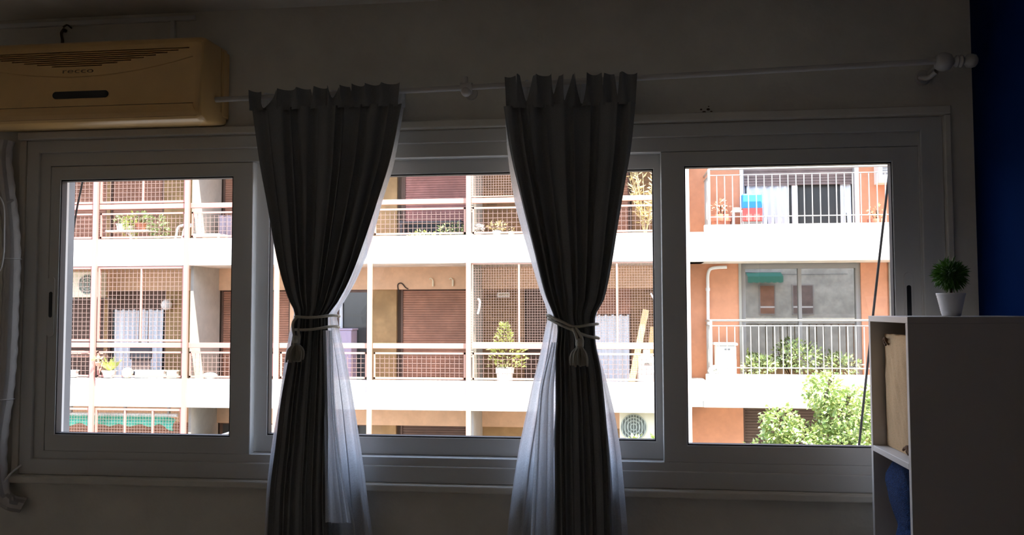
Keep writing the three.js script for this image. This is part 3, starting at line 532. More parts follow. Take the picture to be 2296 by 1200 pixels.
// railing of one bay: handrail, two thin rails, end bars, square mesh
function wireGrid(x0, x1, y0, y1, px, py, z, w) {
  const g = [], nx = Math.round((x1 - x0) / px), ny = Math.round((y1 - y0) / py);
  for (let i = 1; i < nx; i++) { const x = lerp(x0, x1, i / nx); g.push(box(x - w / 2, x + w / 2, y0, y1, z - w / 2, z + w / 2)); }
  for (let i = 1; i < ny; i++) { const y = lerp(y0, y1, i / ny); g.push(box(x0, x1, y - w / 2, y + w / 2, z - w / 2, z + w / 2)); }
  return g;
}
const ENDS = [XL, ...POSTS, XR];
for (let k = 0; k < 2; k++) for (let i = 0; i < ENDS.length - 1; i++) {
  const base = TOP_A - k * (STOREY - 0.005), x0 = ENDS[i] + 0.05, x1 = ENDS[i + 1] - (i === ENDS.length - 2 ? 0.01 : 0.05), m = ENDS[i] < -8 ? M.pinkSteel : M.palePinkSteel, z = F - 0.03;
  const r = obj('railing', [rbox(x0, x1, base + 0.61, base + 0.71, z - 0.04, z + 0.03, 0.008)], m, block);
  obj('rail_frame', [box(x0 + 0.02, x1 - 0.02, base + 0.5, base + 0.535, z - 0.015, z + 0.015), box(x0 + 0.02, x1 - 0.02, base + 0.02, base + 0.055, z - 0.015, z + 0.015), box(x0 + 0.02, x0 + 0.05, base + 0.02, base + 0.535, z - 0.015, z + 0.015), box(x1 - 0.05, x1 - 0.02, base + 0.02, base + 0.535, z - 0.015, z + 0.015)], m, r);
  stuff(obj('wire_mesh', wireGrid(x0 + 0.05, x1 - 0.05, base + 0.055, base + 0.5, 0.09, 0.085, z, 0.0065), M.wire, r));
}
// closed-in bays: framed mesh from handrail to the slab above
function enclosure(x0, x1, y0, y1, mullions, pitch, m, w, wm = M.wire, edge = 0.045) {
  const z = F - 0.03, e = obj('mesh_screen', frameGeo(x0, x1, y0, y1, edge, edge, edge, edge, z - 0.02, z + 0.02), m, block);
  for (const x of mullions) obj('mullion', box(x - 0.018, x + 0.018, y0 + edge, y1 - edge, z - 0.015, z + 0.018), m, e);
  stuff(obj('wire_mesh', wireGrid(x0 + edge, x1 - edge, y0 + edge, y1 - edge, pitch, pitch, z, w), wm, e));
}
for (let k = 0; k < 2; k++) for (const i of [0, 1, 2]) { const b = TOP_A - k * (STOREY - 0.005); enclosure(ENDS[i] + 0.05, ENDS[i + 1] - 0.06, b + 0.73, b + STOREY - 0.565, i ? [(ENDS[i] + ENDS[i + 1]) / 2] : [], 0.09, M.pinkSteel, 0.006); }
for (const i of [0, 1, 2]) enclosure(ENDS[i] + 0.05, ENDS[i + 1] - 0.06, -2.7, -0.52, i === 2 ? [-9.66, -9.07] : [], 0.06, M.pinkSteel, 0.0035);
enclosure(-2.6, -0.77, 0.8, 2.335, [-1.69], 0.05, M.palePinkSteel, 0.0042, M.wire, 0.02);
enclosure(-0.67, 1.02, 0.8, 2.335, [0.17], 0.05, M.palePinkSteel, 0.0042, M.wire, 0.02);
enclosure(-2.6, -0.77, 3.62, 5.14, [-1.69], 0.05, M.palePinkSteel, 0.005, M.wire, 0.02);

// wall panels and openings along the back wall, storey by storey (head and floor of each)
const HEAD = (k) => 1.865 - (k - 1) * STOREY, FLOOR = (k) => -0.3 - (k - 1) * STOREY;
function panel(x0, x1, k, m) { obj('wall_panel', box(x0, x1, FLOOR(k), HEAD(k) + 0.02, BW - 0.1, BW), m, block); }
function rollerShutter(x0, x1, k, m, bottom = 0) {
  const y1 = HEAD(k), y0 = Math.max(FLOOR(k), bottom || -99), z = BW - 0.06, s = obj('roller_shutter', frameGeo(x0, x1, FLOOR(k) - 0.02, y1 + 0.02, 0.04, 0.04, 0.02, 0.03, z - 0.03, z + 0.03), M.shutterDark, block);
  const g = []; for (let y = y0; y < y1 - 0.02; y += 0.05) g.push(rbox(x0 + 0.03, x1 - 0.03, y, y + 0.046, z - 0.01, z + 0.008 + 0.003 * (rnd() - 0.5), 0.004, 1));
  stuff(obj('slats', g, m, s));
}
function clothPanel(x0, x1, y0, y1, z, folds, seed) { return surface(Math.round(folds * 10), 10, (s, t) => { const p = s * folds * 2 * Math.PI + 0.8 * Math.sin(s * 7 + seed); return [lerp(x0, x1, s) + 0.012 * t * Math.sin(s * 9 + seed), lerp(y1, y0, t), z + (0.02 + 0.015 * t) * Math.sin(p)]; }); }
function glazed(x0, x1, k, { curtain, split, material = M.interiorCurtain, seed = 1, head = 0 }) {
  const y0 = FLOOR(k), y1 = HEAD(k) - head, z = BW - 0.05, w = obj('window', [frameGeo(x0, x1, y0, y1, 0.05, 0.05, 0.05, 0.05, z - 0.03, z + 0.02), ...(split ? [box(split - 0.025, split + 0.025, y0, y1, z - 0.03, z + 0.015)] : [])], M.shutterDark, block);
  obj('pane', box(x0 + 0.04, x1 - 0.04, y0 + 0.04, y1 - 0.04, z - 0.04, z - 0.03), M.windowDark, w);
  for (const [a, b] of curtain ?? []) obj('curtain', clothPanel(a, b, y0 + 0.05, y1 - 0.03, z + 0.01, (b - a) * 7, seed), material, w);
}
// storey 1 (level with the window)
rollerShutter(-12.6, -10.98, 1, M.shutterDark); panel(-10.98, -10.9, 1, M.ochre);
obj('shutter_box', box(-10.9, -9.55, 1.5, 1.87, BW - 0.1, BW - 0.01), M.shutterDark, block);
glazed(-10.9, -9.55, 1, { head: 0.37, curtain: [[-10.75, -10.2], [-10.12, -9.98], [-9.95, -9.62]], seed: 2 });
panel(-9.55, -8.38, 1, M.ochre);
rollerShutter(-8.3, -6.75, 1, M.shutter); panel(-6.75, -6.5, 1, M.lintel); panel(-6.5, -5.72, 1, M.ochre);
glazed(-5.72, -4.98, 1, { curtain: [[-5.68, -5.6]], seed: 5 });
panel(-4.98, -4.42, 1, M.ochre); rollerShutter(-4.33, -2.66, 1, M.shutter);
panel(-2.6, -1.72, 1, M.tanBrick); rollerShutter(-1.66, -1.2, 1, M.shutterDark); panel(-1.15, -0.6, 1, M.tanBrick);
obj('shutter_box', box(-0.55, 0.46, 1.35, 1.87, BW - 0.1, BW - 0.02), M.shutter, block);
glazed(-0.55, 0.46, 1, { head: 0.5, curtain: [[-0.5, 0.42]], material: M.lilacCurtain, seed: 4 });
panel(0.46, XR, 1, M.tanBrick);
// storey 0 (above)
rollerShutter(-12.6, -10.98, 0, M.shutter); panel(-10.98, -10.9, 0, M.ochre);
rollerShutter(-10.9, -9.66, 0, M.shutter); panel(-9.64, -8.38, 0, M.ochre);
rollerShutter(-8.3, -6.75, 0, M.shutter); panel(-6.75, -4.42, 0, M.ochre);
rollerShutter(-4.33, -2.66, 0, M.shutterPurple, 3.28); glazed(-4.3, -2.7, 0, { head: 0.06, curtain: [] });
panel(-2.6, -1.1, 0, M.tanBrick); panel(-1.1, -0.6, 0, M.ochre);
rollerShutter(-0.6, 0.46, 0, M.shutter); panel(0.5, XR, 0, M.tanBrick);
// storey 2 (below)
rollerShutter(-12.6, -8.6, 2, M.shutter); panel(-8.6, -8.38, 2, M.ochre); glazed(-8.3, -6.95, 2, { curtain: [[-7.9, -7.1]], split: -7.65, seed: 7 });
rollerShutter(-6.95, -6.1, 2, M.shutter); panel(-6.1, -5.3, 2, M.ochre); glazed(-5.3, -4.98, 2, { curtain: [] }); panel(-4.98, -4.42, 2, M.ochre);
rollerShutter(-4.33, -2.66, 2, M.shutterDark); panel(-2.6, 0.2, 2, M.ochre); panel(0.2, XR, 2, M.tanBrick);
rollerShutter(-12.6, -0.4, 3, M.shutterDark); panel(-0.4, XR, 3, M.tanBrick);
// little fittings on the walls
{
  const l = thing('wall_lamp', 'round white globe lamp on the ochre wall behind the left mesh screen', 'lamp', [-9.46, 1.58, BW]);
  obj('globe', ball(0.115, -9.46, 1.56, BW + 0.14).scale(1, 1, 1), M.white, l); obj('base', rod([-9.46, 1.66, BW], [-9.46, 1.64, BW + 0.12], 0.04), M.cream, l);
  const v = thing('wall_vent', 'small white framed vent high on the tan wall behind the fine mesh', 'vent', [-2.15, 1.7, BW]);
  obj('frame', frameGeo(-2.28, -2.02, 1.7, 1.8, 0.025, 0.025, 0.025, 0.025, BW, BW + 0.03), M.white, v); obj('louvres', [0, 1, 2].map((i) => box(-2.26, -2.04, 1.726 + i * 0.018, 1.736 + i * 0.018, BW, BW + 0.02)), M.cream, v);
  tag(obj('hanging_hook', tube([[-2.5, 1.66, F - 0.1], [-2.46, 1.6, F - 0.1], [-2.47, 1.5, F - 0.1], [-2.5, 1.36, F - 0.1]], 0.022, 20, 7), M.white), 'white curved hook hanging just right of a post beside the vent', 'hook');
  tag(obj('ceiling_hook', [rod([-3.62, 1.93, BW + 0.09], [-3.62, 2.05, BW + 0.09], 0.02), tube([[-3.62, 2.05, BW + 0.09], [-3.66, 2.1, BW + 0.09], [-3.7, 2.08, BW + 0.09]], 0.012, 10, 6)], M.cream), 'small pale hook on the orange lintel, the left of two', 'hook');
  tag(obj('ceiling_hook', [rod([-3.2, 1.93, BW + 0.09], [-3.2, 2.06, BW + 0.09], 0.022), tube([[-3.2, 2.06, BW + 0.09], [-3.24, 2.1, BW + 0.09], [-3.28, 2.08, BW + 0.09]], 0.012, 10, 6)], M.cream), 'small pale hook on the orange lintel, the right of two', 'hook');
  tag(obj('wall_wire', tube([[-4.36, 1.8, BW + 0.07], [-4.37, 1.98, BW + 0.07], [-4.3, 2.0, BW + 0.07], [-4.2, 1.9, BW + 0.07], [-4.15, 1.88, BW + 0.07]], 0.012, 24, 6), M.cable), 'dark bent wire on the lintel above the brown roller shutter', 'wire');
}
// air conditioning units
function outdoorUnit(name, label, x0, x1, y0, y1, z, fx, fr) {
  const t = thing(name, label, 'air conditioner', [(x0 + x1) / 2, y0, z]);
  obj('casing', rbox(x0, x1, y0, y1, z - 0.3, z, 0.015), M.cream, t);
  obj('fan_guard', [...[0.25, 0.5, 0.75, 1].map((k) => new THREE.TorusGeometry(fr * k, 0.009, 6, 36).translate(fx, (y0 + y1) / 2, z + 0.012)), ...Array.from({ length: 9 }, (_, i) => { const u = (i - 4) / 4.6, h = fr * Math.sqrt(1 - u * u); return box(fx + u * fr - 0.007, fx + u * fr + 0.007, (y0 + y1) / 2 - h, (y0 + y1) / 2 + h, z + 0.006, z + 0.02); })], M.grille, t);
  obj('fan_well', new THREE.CylinderGeometry(fr, fr, 0.006, 36).rotateX(Math.PI / 2).translate(fx, (y0 + y1) / 2, z + 0.003), M.fanWell, t);
  obj('bracket', [box(x0 + 0.08, x0 + 0.12, y0 - 0.03, y0, z - 0.9, z), box(x1 - 0.12, x1 - 0.08, y0 - 0.03, y0, z - 0.9, z)], M.railGrey, t);
  return t;
}
outdoorUnit('outdoor_air_conditioner', 'white outdoor air conditioner with round fan grille below the lower white band', 0.2, 1.0, -1.04, -0.5, F - 0.16, 0.46, 0.235);
outdoorUnit('outdoor_air_conditioner', 'white outdoor air conditioner behind mesh at the far left of the left pane', -11.3, -10.62, 1.72, 2.26, F - 0.5, -10.85, 0.2);

// ---------------------------------------------------------------- plants and furniture on the balconies
function leafCard(len, w, bend) { const g = new THREE.BufferGeometry(); g.setAttribute('position', new THREE.Float32BufferAttribute([0, 0, 0, -w, bend * 0.3, len * 0.45, w, bend * 0.3, len * 0.45, 0, bend * 0.55 - w * 0.4, len * 0.5, 0, bend, len], 3)); g.setIndex([0, 3, 1, 0, 2, 3, 1, 3, 4, 3, 2, 4]); g.computeVertexNormals(); return g; }
function aimed(g, at, dir, roll = rnd() * 6.3) { const q = new THREE.Quaternion().setFromUnitVectors(V(0, 0, 1), dir.clone().normalize()).multiply(new THREE.Quaternion().setFromAxisAngle(V(0, 0, 1), roll)); return g.clone().applyQuaternion(q).translate(at.x, at.y, at.z); }
const potShape = (r, h) => lathe([[0, 0], [r * 0.72, 0], [r * 0.95, h * 0.82], [r * 1.05, h * 0.82], [r * 1.05, h], [r * 0.92, h], [r * 0.88, h * 0.9], [0, h * 0.88]], 20);
// pot > foliage, stems; leaves scattered in a rounded mass
function pottedPlant(label, at, { pot = M.terracotta, r = 0.1, h = 0.16, leaves = 160, size = 0.07, mass = [0.18, 0.2, 0.16], lift = 0.12, leaf = M.leaf, droop = 0, stems = 3, name = 'potted_plant' }) {
  const t = thing(name, label, 'plant', at, { local: true });
  obj('pot', potShape(r, h), pot, t);
  const st = []; for (let i = 0; i < stems; i++) { const a = rnd() * 6.3; st.push(tube([[0, h * 0.85, 0], [0.4 * mass[0] * Math.cos(a), h + lift * 0.6, 0.4 * mass[2] * Math.sin(a)], [0.7 * mass[0] * Math.cos(a), h + lift + mass[1] * 0.6, 0.7 * mass[2] * Math.sin(a)]], 0.007, 10, 5)); }
  obj('stem', st, M.stem, t);
  const g = [];
  for (let i = 0; i < leaves; i++) { const d = V(rr(-1, 1), rr(-1, 1), rr(-1, 1)); if (d.length() > 1) { i--; continue; } const p = V(d.x * mass[0], h + lift + d.y * mass[1] + mass[1] * 0.5 - droop * Math.abs(d.x) * rnd(), d.z * mass[2]); g.push(aimed(leafCard(size * rr(0.7, 1.3), size * 0.28, size * 0.2), p, d.clone().add(V(rr(-0.6, 0.6), rr(-0.5, 0.7) - droop, rr(-0.6, 0.6))))); }
  stuff(obj('foliage', g, leaf, t));
  return t;
}
function agave(label, at, n, len, leaf, pot = M.white, potR = 0.13, potH = 0.2, spread = 0.7) {
  const t = thing('potted_plant', label, 'plant', at, { local: true });
  obj('pot', potShape(potR, potH), pot, t);
  for (let i = 0; i < n; i++) { const a = i / n * 6.283 + rr(-0.2, 0.2), e = rr(0.25, 1) * spread; obj('leaf', aimed(leafCard(len * rr(0.75, 1.1), len * 0.13, -len * 0.12), V(0, potH * 0.9, 0), V(Math.cos(a) * e, 1 - e * 0.4, Math.sin(a) * e), 0), leaf, t); }
  return t;
}
const zl = F - 0.28;                                                     // just behind the parapet
// storey 0, left bay: table with plants, tubular chair
{
  const t = thing('balcony_table', 'white pedestal plant table behind the upper mesh railing at left', 'table', [-9.75, 2.52, zl], { local: true });
  obj('tabletop', rbox(-0.46, 0.46, 0.53, 0.565, -0.22, 0.22, 0.015), M.white, t); obj('pedestal', lathe([[0.16, 0], [0.16, 0.03], [0.05, 0.08], [0.045, 0.45], [0.12, 0.53], [0, 0.53]], 20), M.white, t);
  pottedPlant('plant in a white pot at the left end of the pedestal table', [-10.0, 3.085, zl], { pot: M.white, r: 0.09, h: 0.15, mass: [0.14, 0.1, 0.12], leaves: 70, lift: 0.02 });
  pottedPlant('yellow-green trailing plant spilling over the middle of the pedestal table', [-9.76, 3.085, zl + 0.06], { pot: M.cream, r: 0.07, h: 0.1, mass: [0.14, 0.22, 0.12], leaves: 130, lift: 0.02, leaf: M.leafPale, droop: 0.5 });
  pottedPlant('plant in a red pot on the pedestal table', [-9.56, 3.085, zl], { pot: M.terracotta, r: 0.11, h: 0.16, mass: [0.24, 0.12, 0.12], leaves: 130, lift: 0.04 });
  pottedPlant('green bushy plant standing to the right of the pedestal table', [-9.2, 2.53, zl - 0.05], { pot: M.terracotta, r: 0.13, h: 0.25, mass: [0.22, 0.28, 0.16], leaves: 220, lift: 0.2 });
  const c = thing('garden_chair', 'white tubular garden chair beside the post on the upper balcony', 'chair', [-8.68, 2.52, zl], { local: true });
  for (const z of [-0.24, 0.02]) obj('arm', tube([[-0.2, 0, z], [-0.1, 0.42, z], [-0.05, 0.62, z], [0.02, 0.66, z], [0.28, 0.66, z], [0.32, 0.6, z], [0.26, 0.36, z], [0.3, 0, z]], 0.026, 60, 8), M.white, c);
  obj('seat', rbox(-0.12, 0.3, 0.34, 0.38, -0.24, 0.02, 0.015), M.white, c); obj('backrest', rbox(0.28, 0.32, 0.38, 0.6, -0.24, 0.02, 0.015), M.white, c);
  const s = thing('low_table', 'small white table just right of the second pink post, upper balcony', 'table', [-8.0, 2.52, zl], { local: true });
  obj('tabletop', rbox(-0.36, 0.24, 0.42, 0.47, -0.2, 0.2, 0.015), M.white, s); for (const [x, z] of [[-0.3, 0.15], [0.2, 0.15], [-0.3, -0.15], [0.2, -0.15]]) obj('leg', rod([x, 0, z], [x, 0.42, z], 0.025), M.white, s);
  tag(obj('yellow_tub', lathe([[0, 0], [0.05, 0], [0.06, 0.1], [0.045, 0.11], [0, 0.11]], 18).translate(-7.4, TOP_A, F - 0.07), M.cream), 'small yellowish tub on the upper ledge below grey panels', 'tub');
  const lau = thing('hanging_laundry', 'pale lilac cloth hanging behind the mesh right of the divider', 'laundry', [-7.7, 2.95, F - 0.85]);
  obj('cloth', clothPanel(-8.15, -7.1, 2.8, 3.44, F - 0.85, 7, 3), M.laundry, lau); obj('line', rod([-8.3, 3.445, F - 0.85], [-6.6, 3.445, F - 0.85], 0.008, 6), M.wire, lau);
}
// storey 0, middle: dark rack with leaves, flower pots on the ledge
{
  const k = thing('storage_rack', 'dark low rack behind the upper mesh railing in the middle pane', 'rack', [-3.6, 2.52, BW + 0.35], { local: true });
  for (const x of [-0.6, 0.62]) for (const z of [-0.15, 0.15]) obj('leg', box(x - 0.02, x + 0.02, 0, 0.75, z - 0.02, z + 0.02), M.darkGrey, k);
  for (const y of [0.3, 0.7]) obj('shelf', box(-0.64, 0.66, y, y + 0.03, -0.18, 0.18), M.darkGrey, k);
  pottedPlant('grey-green leafy plant behind the mesh below the purple shutter', [-3.05, 2.53, zl - 0.1], { pot: M.darkGrey, r: 0.14, h: 0.2, mass: [0.3, 0.14, 0.18], leaves: 160, lift: 0.22, size: 0.06 });
  pottedPlant('pale speckled plant at the foot of the purple shutter', [-3.65, 2.53, zl - 0.1], { pot: M.white, r: 0.12, h: 0.2, mass: [0.3, 0.08, 0.14], leaves: 120, lift: 0.16, size: 0.05, leaf: M.leafPale });
  pottedPlant('white flowers in a pot beside the pale post, upper ledge', [-2.5, TOP_A - 0.1, F - 0.2], { pot: M.cream, r: 0.07, h: 0.12, mass: [0.1, 0.07, 0.08], leaves: 120, lift: 0.08, size: 0.05, leaf: new THREE.MeshStandardMaterial({ color: new THREE.Color().setRGB(0.9, 0.88, 0.82), roughness: 0.9, side: THREE.DoubleSide }) });
  pottedPlant('dry golden plant in a white pot on the upper ledge', [-2.14, TOP_A - 0.05, F - 0.2], { pot: M.white, r: 0.085, h: 0.14, mass: [0.2, 0.06, 0.1], leaves: 70, lift: 0.06, size: 0.07, leaf: M.leafDry });
  pottedPlant('small cream pot with a low plant on the upper ledge', [-1.86, TOP_A - 0.05, F - 0.2], { pot: M.cream, r: 0.07, h: 0.12, mass: [0.06, 0.05, 0.06], leaves: 30, lift: 0.02, size: 0.04, leaf: M.leafDry });
  // dried palm at the right end
  const t = thing('dried_palm', 'tall pale dried palm at the right end of the upper balcony', 'plant', [0.72, 2.52, zl], { local: true });
  obj('pot', potShape(0.14, 0.3), M.white, t);
  for (let i = 0; i < 22; i++) { const a = rr(-1, 1), tall = rr(0.7, 1.75), lean = i < 12 ? 0.35 * (tall / 1.75) + 0.1 * a : -0.12 + 0.2 * a; const p = [[0, 0.28, 0], [lean * 0.4, 0.28 + tall * 0.5, 0.05 * a], [lean, 0.28 + tall, 0.12 * a]]; const g = [tube(p, 0.006, 10, 5)]; const c = new THREE.CatmullRomCurve3(p.map((q) => V(...q))); for (let j = 4; j < 14; j++) { const q = c.getPointAt(j / 14), d = V(rr(-1, 1), rr(-0.2, 0.9), rr(-1, 1)); g.push(aimed(leafCard(rr(0.1, 0.18), 0.018, -0.02), q, d)); } obj('frond', g, M.leafDry, t); }
}
// storey 1, left bay: planters along the ledge, dark chair
{
  const L = 0.092;
  const planter = (label, x0, x1, h, m) => { const t = thing('ledge_planter', label, 'planter', [(x0 + x1) / 2, L, F - 0.075]); obj('trough', [rbox(x0, x1, L, L + h, F - 0.125, F - 0.02, 0.012)], m, t); obj('rim', frameGeo(0, 1, 0, 1, 0.04, 0.04, 0.15, 0.15, 0, 1, 0.01).rotateX(-Math.PI / 2).scale(x1 - x0 + 0.03, 0.022, 0.13).translate(x0 - 0.015, L + h - 0.01, F - 0.007), m, t); };
  planter('short white planter at the far left of the lower ledge', -11.35, -10.75, 0.13, M.white);
  planter('long white planter on the lower ledge in the left pane', -9.47, -8.86, 0.14, M.white);
  planter('small cream planter beside the long white one, lower ledge', -8.8, -8.58, 0.14, M.cream);
  agave('bright green spiky plant in a white pot on the lower ledge', [-10.05, L, F - 0.075], 14, 0.34, M.leafPale, M.white, 0.14, 0.14, 0.9);
  tag(obj('garden_ball', ball(0.11, -9.66, L + 0.09, F - 0.08).scale(1, 1, 1), M.cream), 'yellowish ball on the lower ledge by the dark chair', 'ball');
  tag(obj('white_bundle', new THREE.SphereGeometry(0.13, 16, 10).scale(1.2, 0.5, 0.4).translate(-7.9, L + 0.05, F - 0.07), M.white), 'small white rounded bundle on the lower ledge right of the post', 'bundle');
  const c = thing('office_chair', 'dark grey padded chair behind the lower mesh railing in the left pane', 'chair', [-9.65, -0.3, zl - 0.25], { local: true });
  obj('backrest', rbox(-0.24, 0.24, 0.72, 1.0, -0.04, 0.04, 0.04, 4), M.darkGrey, c); obj('seat', rbox(-0.28, 0.28, 0.42, 0.5, -0.3, 0.25, 0.03, 4), M.darkGrey, c);
  obj('back_support', box(-0.2, 0.2, 0.48, 0.74, -0.03, 0.0), M.blindGrey, c); for (const [x, z] of [[-0.25, 0.2], [0.25, 0.2], [-0.25, -0.25], [0.25, -0.25]]) obj('leg', rod([x, 0, z], [x * 0.9, 0.43, z * 0.9], 0.02), M.darkGrey, c);
  const b = thing('clothes_horse', 'pale folding rack behind mesh at the left pane edge', 'rack', [-11.0, -0.3, zl - 0.2], { local: true });
  for (const y of [0.78, 0.84, 0.9]) obj('bar', rod([-0.4, y, (y - 0.84) * 3], [0.55, y, (y - 0.84) * 3], 0.014), M.palePinkSteel, b); for (const x of [-0.38, 0.5]) { obj('leg', rod([x, 0, 0.3], [x, 0.92, -0.2], 0.016), M.palePinkSteel, b); obj('leg', rod([x, 0, -0.3], [x, 0.92, 0.2], 0.016), M.palePinkSteel, b); }
  pottedPlant('small pinkish plant tied to the first post above the lower ledge', [-10.2, 0.33, F + 0.08], { pot: M.palePinkSteel, r: 0.05, h: 0.08, mass: [0.1, 0.04, 0.05], leaves: 26, lift: 0.03, size: 0.06, leaf: M.leafDry });
}
// storey 1, middle: tree in a pot; purple box; right end: canister and yellow slabs added for sun patches
{
  const t = thing('potted_tree', 'tall yellow-green potted shrub rising above the lower handrail in the middle pane', 'plant', [-2.0, -0.3, zl], { local: true });
  obj('pot', potShape(0.17, 0.62), M.white, t);
  obj('trunk', [tube([[0, 0.55, 0], [0.03, 0.8, 0.02], [0, 1.1, 0], [0.02, 1.35, 0]], 0.014, 16, 6), tube([[0.02, 0.75, 0], [0.2, 0.95, 0.02], [0.34, 1.0, 0.02]], 0.009, 12, 5), tube([[0.0, 0.75, 0], [-0.15, 1.0, 0.02], [-0.24, 1.15, 0.02]], 0.009, 12, 5)], M.stem, t);
  const g = [];
  for (let i = 0; i < 420; i++) { const u = rnd(), y = i < 240 ? lerp(0.95, 1.48, u) : lerp(0.62, 1.0, u), w = i < 240 ? 0.24 * (1 - u) + 0.03 : 0.36, a = rnd() * 6.3, k = Math.sqrt(rnd()); const p = V(w * k * Math.cos(a) + (i < 240 ? -0.01 : 0.06), y, 0.6 * w * k * Math.sin(a)); g.push(aimed(leafCard(rr(0.06, 0.11), 0.02, -0.01), p, V(Math.cos(a), rr(-0.3, 1.0), Math.sin(a)))); }
  stuff(obj('foliage', g, M.leafPale, t));
  const p = thing('storage_box', 'dull purple box below the dark window left of the pale post', 'box', [-5.45, -0.3, BW + 0.25]);
  obj('box_body', rbox(-5.8, -5.25, -0.3, 1.02, BW + 0.05, BW + 0.45, 0.02), M.purple, p); obj('lid', rbox(-5.82, -5.23, 1.02, 1.06, BW + 0.04, BW + 0.46, 0.01), M.purple, p);
  const c = thing('water_canister', 'large white water canister with narrow neck behind the railing at right', 'canister', [0.72, 0.05, F - 0.34], { local: true });
  obj('canister_body', lathe([[0, 0], [0.16, 0], [0.175, 0.02], [0.175, 0.4], [0.16, 0.47], [0.1, 0.52], [0.065, 0.55], [0.065, 0.62], [0.05, 0.63], [0, 0.63]], 28), M.white, c); obj('cap', lathe([[0, 0.63], [0.055, 0.63], [0.055, 0.69], [0.045, 0.7], [0, 0.7]], 20), M.white, c);
  obj('ring', new THREE.TorusGeometry(0.177, 0.008, 6, 36).rotateX(Math.PI / 2).translate(0, 0.2, 0), M.white, c); obj('printed_label', new THREE.CylinderGeometry(0.1762, 0.1762, 0.05, 24, 1, true, -0.3, 0.9).translate(0, 0.36, 0), M.divider, c);
  tag(obj('canister_stand', [rbox(0.5, 0.94, 0.0, 0.048, F - 0.55, F - 0.14, 0.01), box(0.53, 0.58, -0.3, 0.0, F - 0.5, F - 0.45), box(0.86, 0.91, -0.3, 0.0, F - 0.5, F - 0.45), box(0.53, 0.58, -0.3, 0.0, F - 0.22, F - 0.17), box(0.86, 0.91, -0.3, 0.0, F - 0.22, F - 0.17)], M.shutterDark), 'low stand under the white water canister behind the railing', 'stand');
  const slab = (a, b, w, zc) => { const g = new THREE.BoxGeometry(w, Math.hypot(b[0] - a[0], b[1] - a[1]), 0.025); return g.rotateZ(-Math.atan2(b[0] - a[0], b[1] - a[1])).rotateX(-0.06).translate((a[0] + b[0]) / 2, (a[1] + b[1]) / 2, zc); };  // slanted slabs added in place of sun patches on the back wall
  tag(obj('sun_patch_slab', slab([0.36, -0.29], [0.72, 1.44], 0.12, F - 0.3), M.board), 'longer pale yellow slab added as a slanted sun patch left of the white canister', 'board');
  tag(obj('sun_patch_slab', slab([0.72, -0.29], [0.87, 1.1], 0.1, F - 0.72), M.board), 'shorter pale yellow slab added as a slanted sun patch behind the white canister', 'board');
  const y = thing('trailing_plant', 'pale whip-leaved plant at the right end beside the canister', 'plant', [0.98, -0.3, zl], { local: true });
  obj('pot', potShape(0.1, 0.3), M.white, y);
  for (const q of [[[0, 0.25, 0], [0.03, 1.3, 0], [-0.02, 1.75, 0], [-0.17, 2.05, 0.02]], [[0, 0.25, 0], [0.0, 0.9, 0.05], [-0.12, 0.75, 0.1], [-0.18, 0.6, 0.1]], [[0, 0.25, 0], [0.02, 0.8, 0.1], [0.0, 0.6, 0.16], [-0.05, 0.45, 0.18]]]) obj('leaf', tube(q, 0.02, 24, 6).scale(1, 1, 0.5), M.white, y);
}
// teal awning rolled behind the lower left screens
{
  const a = thing('teal_awning', 'teal green rolled awning behind the framed mesh at the bottom of the left pane', 'awning', [-9.8, -0.9, F - 0.35]);
  obj('canopy', surface(120, 10, (s, t) => { const x = lerp(-11.6, -8.78, s), h = 0.19 + 0.025 * Math.sin(s * 40) * t + 0.02 * noise.noise(s * 12, t, 1); return [x, -0.71 - h * t - (s > 0.9 ? (s - 0.9) * 0.8 : 0), F - 0.42 + 0.16 * Math.sin(t * 2.2) + 0.015 * Math.sin(s * 70 + t * 3)]; }), M.tealCanvas, a);
  obj('roller', rod([-11.6, -0.7, F - 0.42], [-8.76, -0.7, F - 0.42], 0.035, 12), M.white, a);
  for (const x of [-11.1, -9.9, -8.95]) obj('bracket', box(x - 0.02, x + 0.02, -0.73, -0.5, F - 0.45, F - 0.39), M.railGrey, a);
  const b = thing('sloping_panel', 'grey translucent lean-to panel under the lower band right of the left post', 'panel', [-8.2, -1.2, F - 0.5]);
  obj('sheet', surface(10, 6, (s, t) => [lerp(-8.3, -7.1, s), lerp(-1.25, -0.86, s) - 0.35 * t * 0.2, F - 0.3 - 0.8 * t]), M.divider, b); obj('edge_bar', rod([-8.32, -1.25, F - 0.29], [-7.08, -0.85, F - 0.29], 0.018), M.white, b);
}

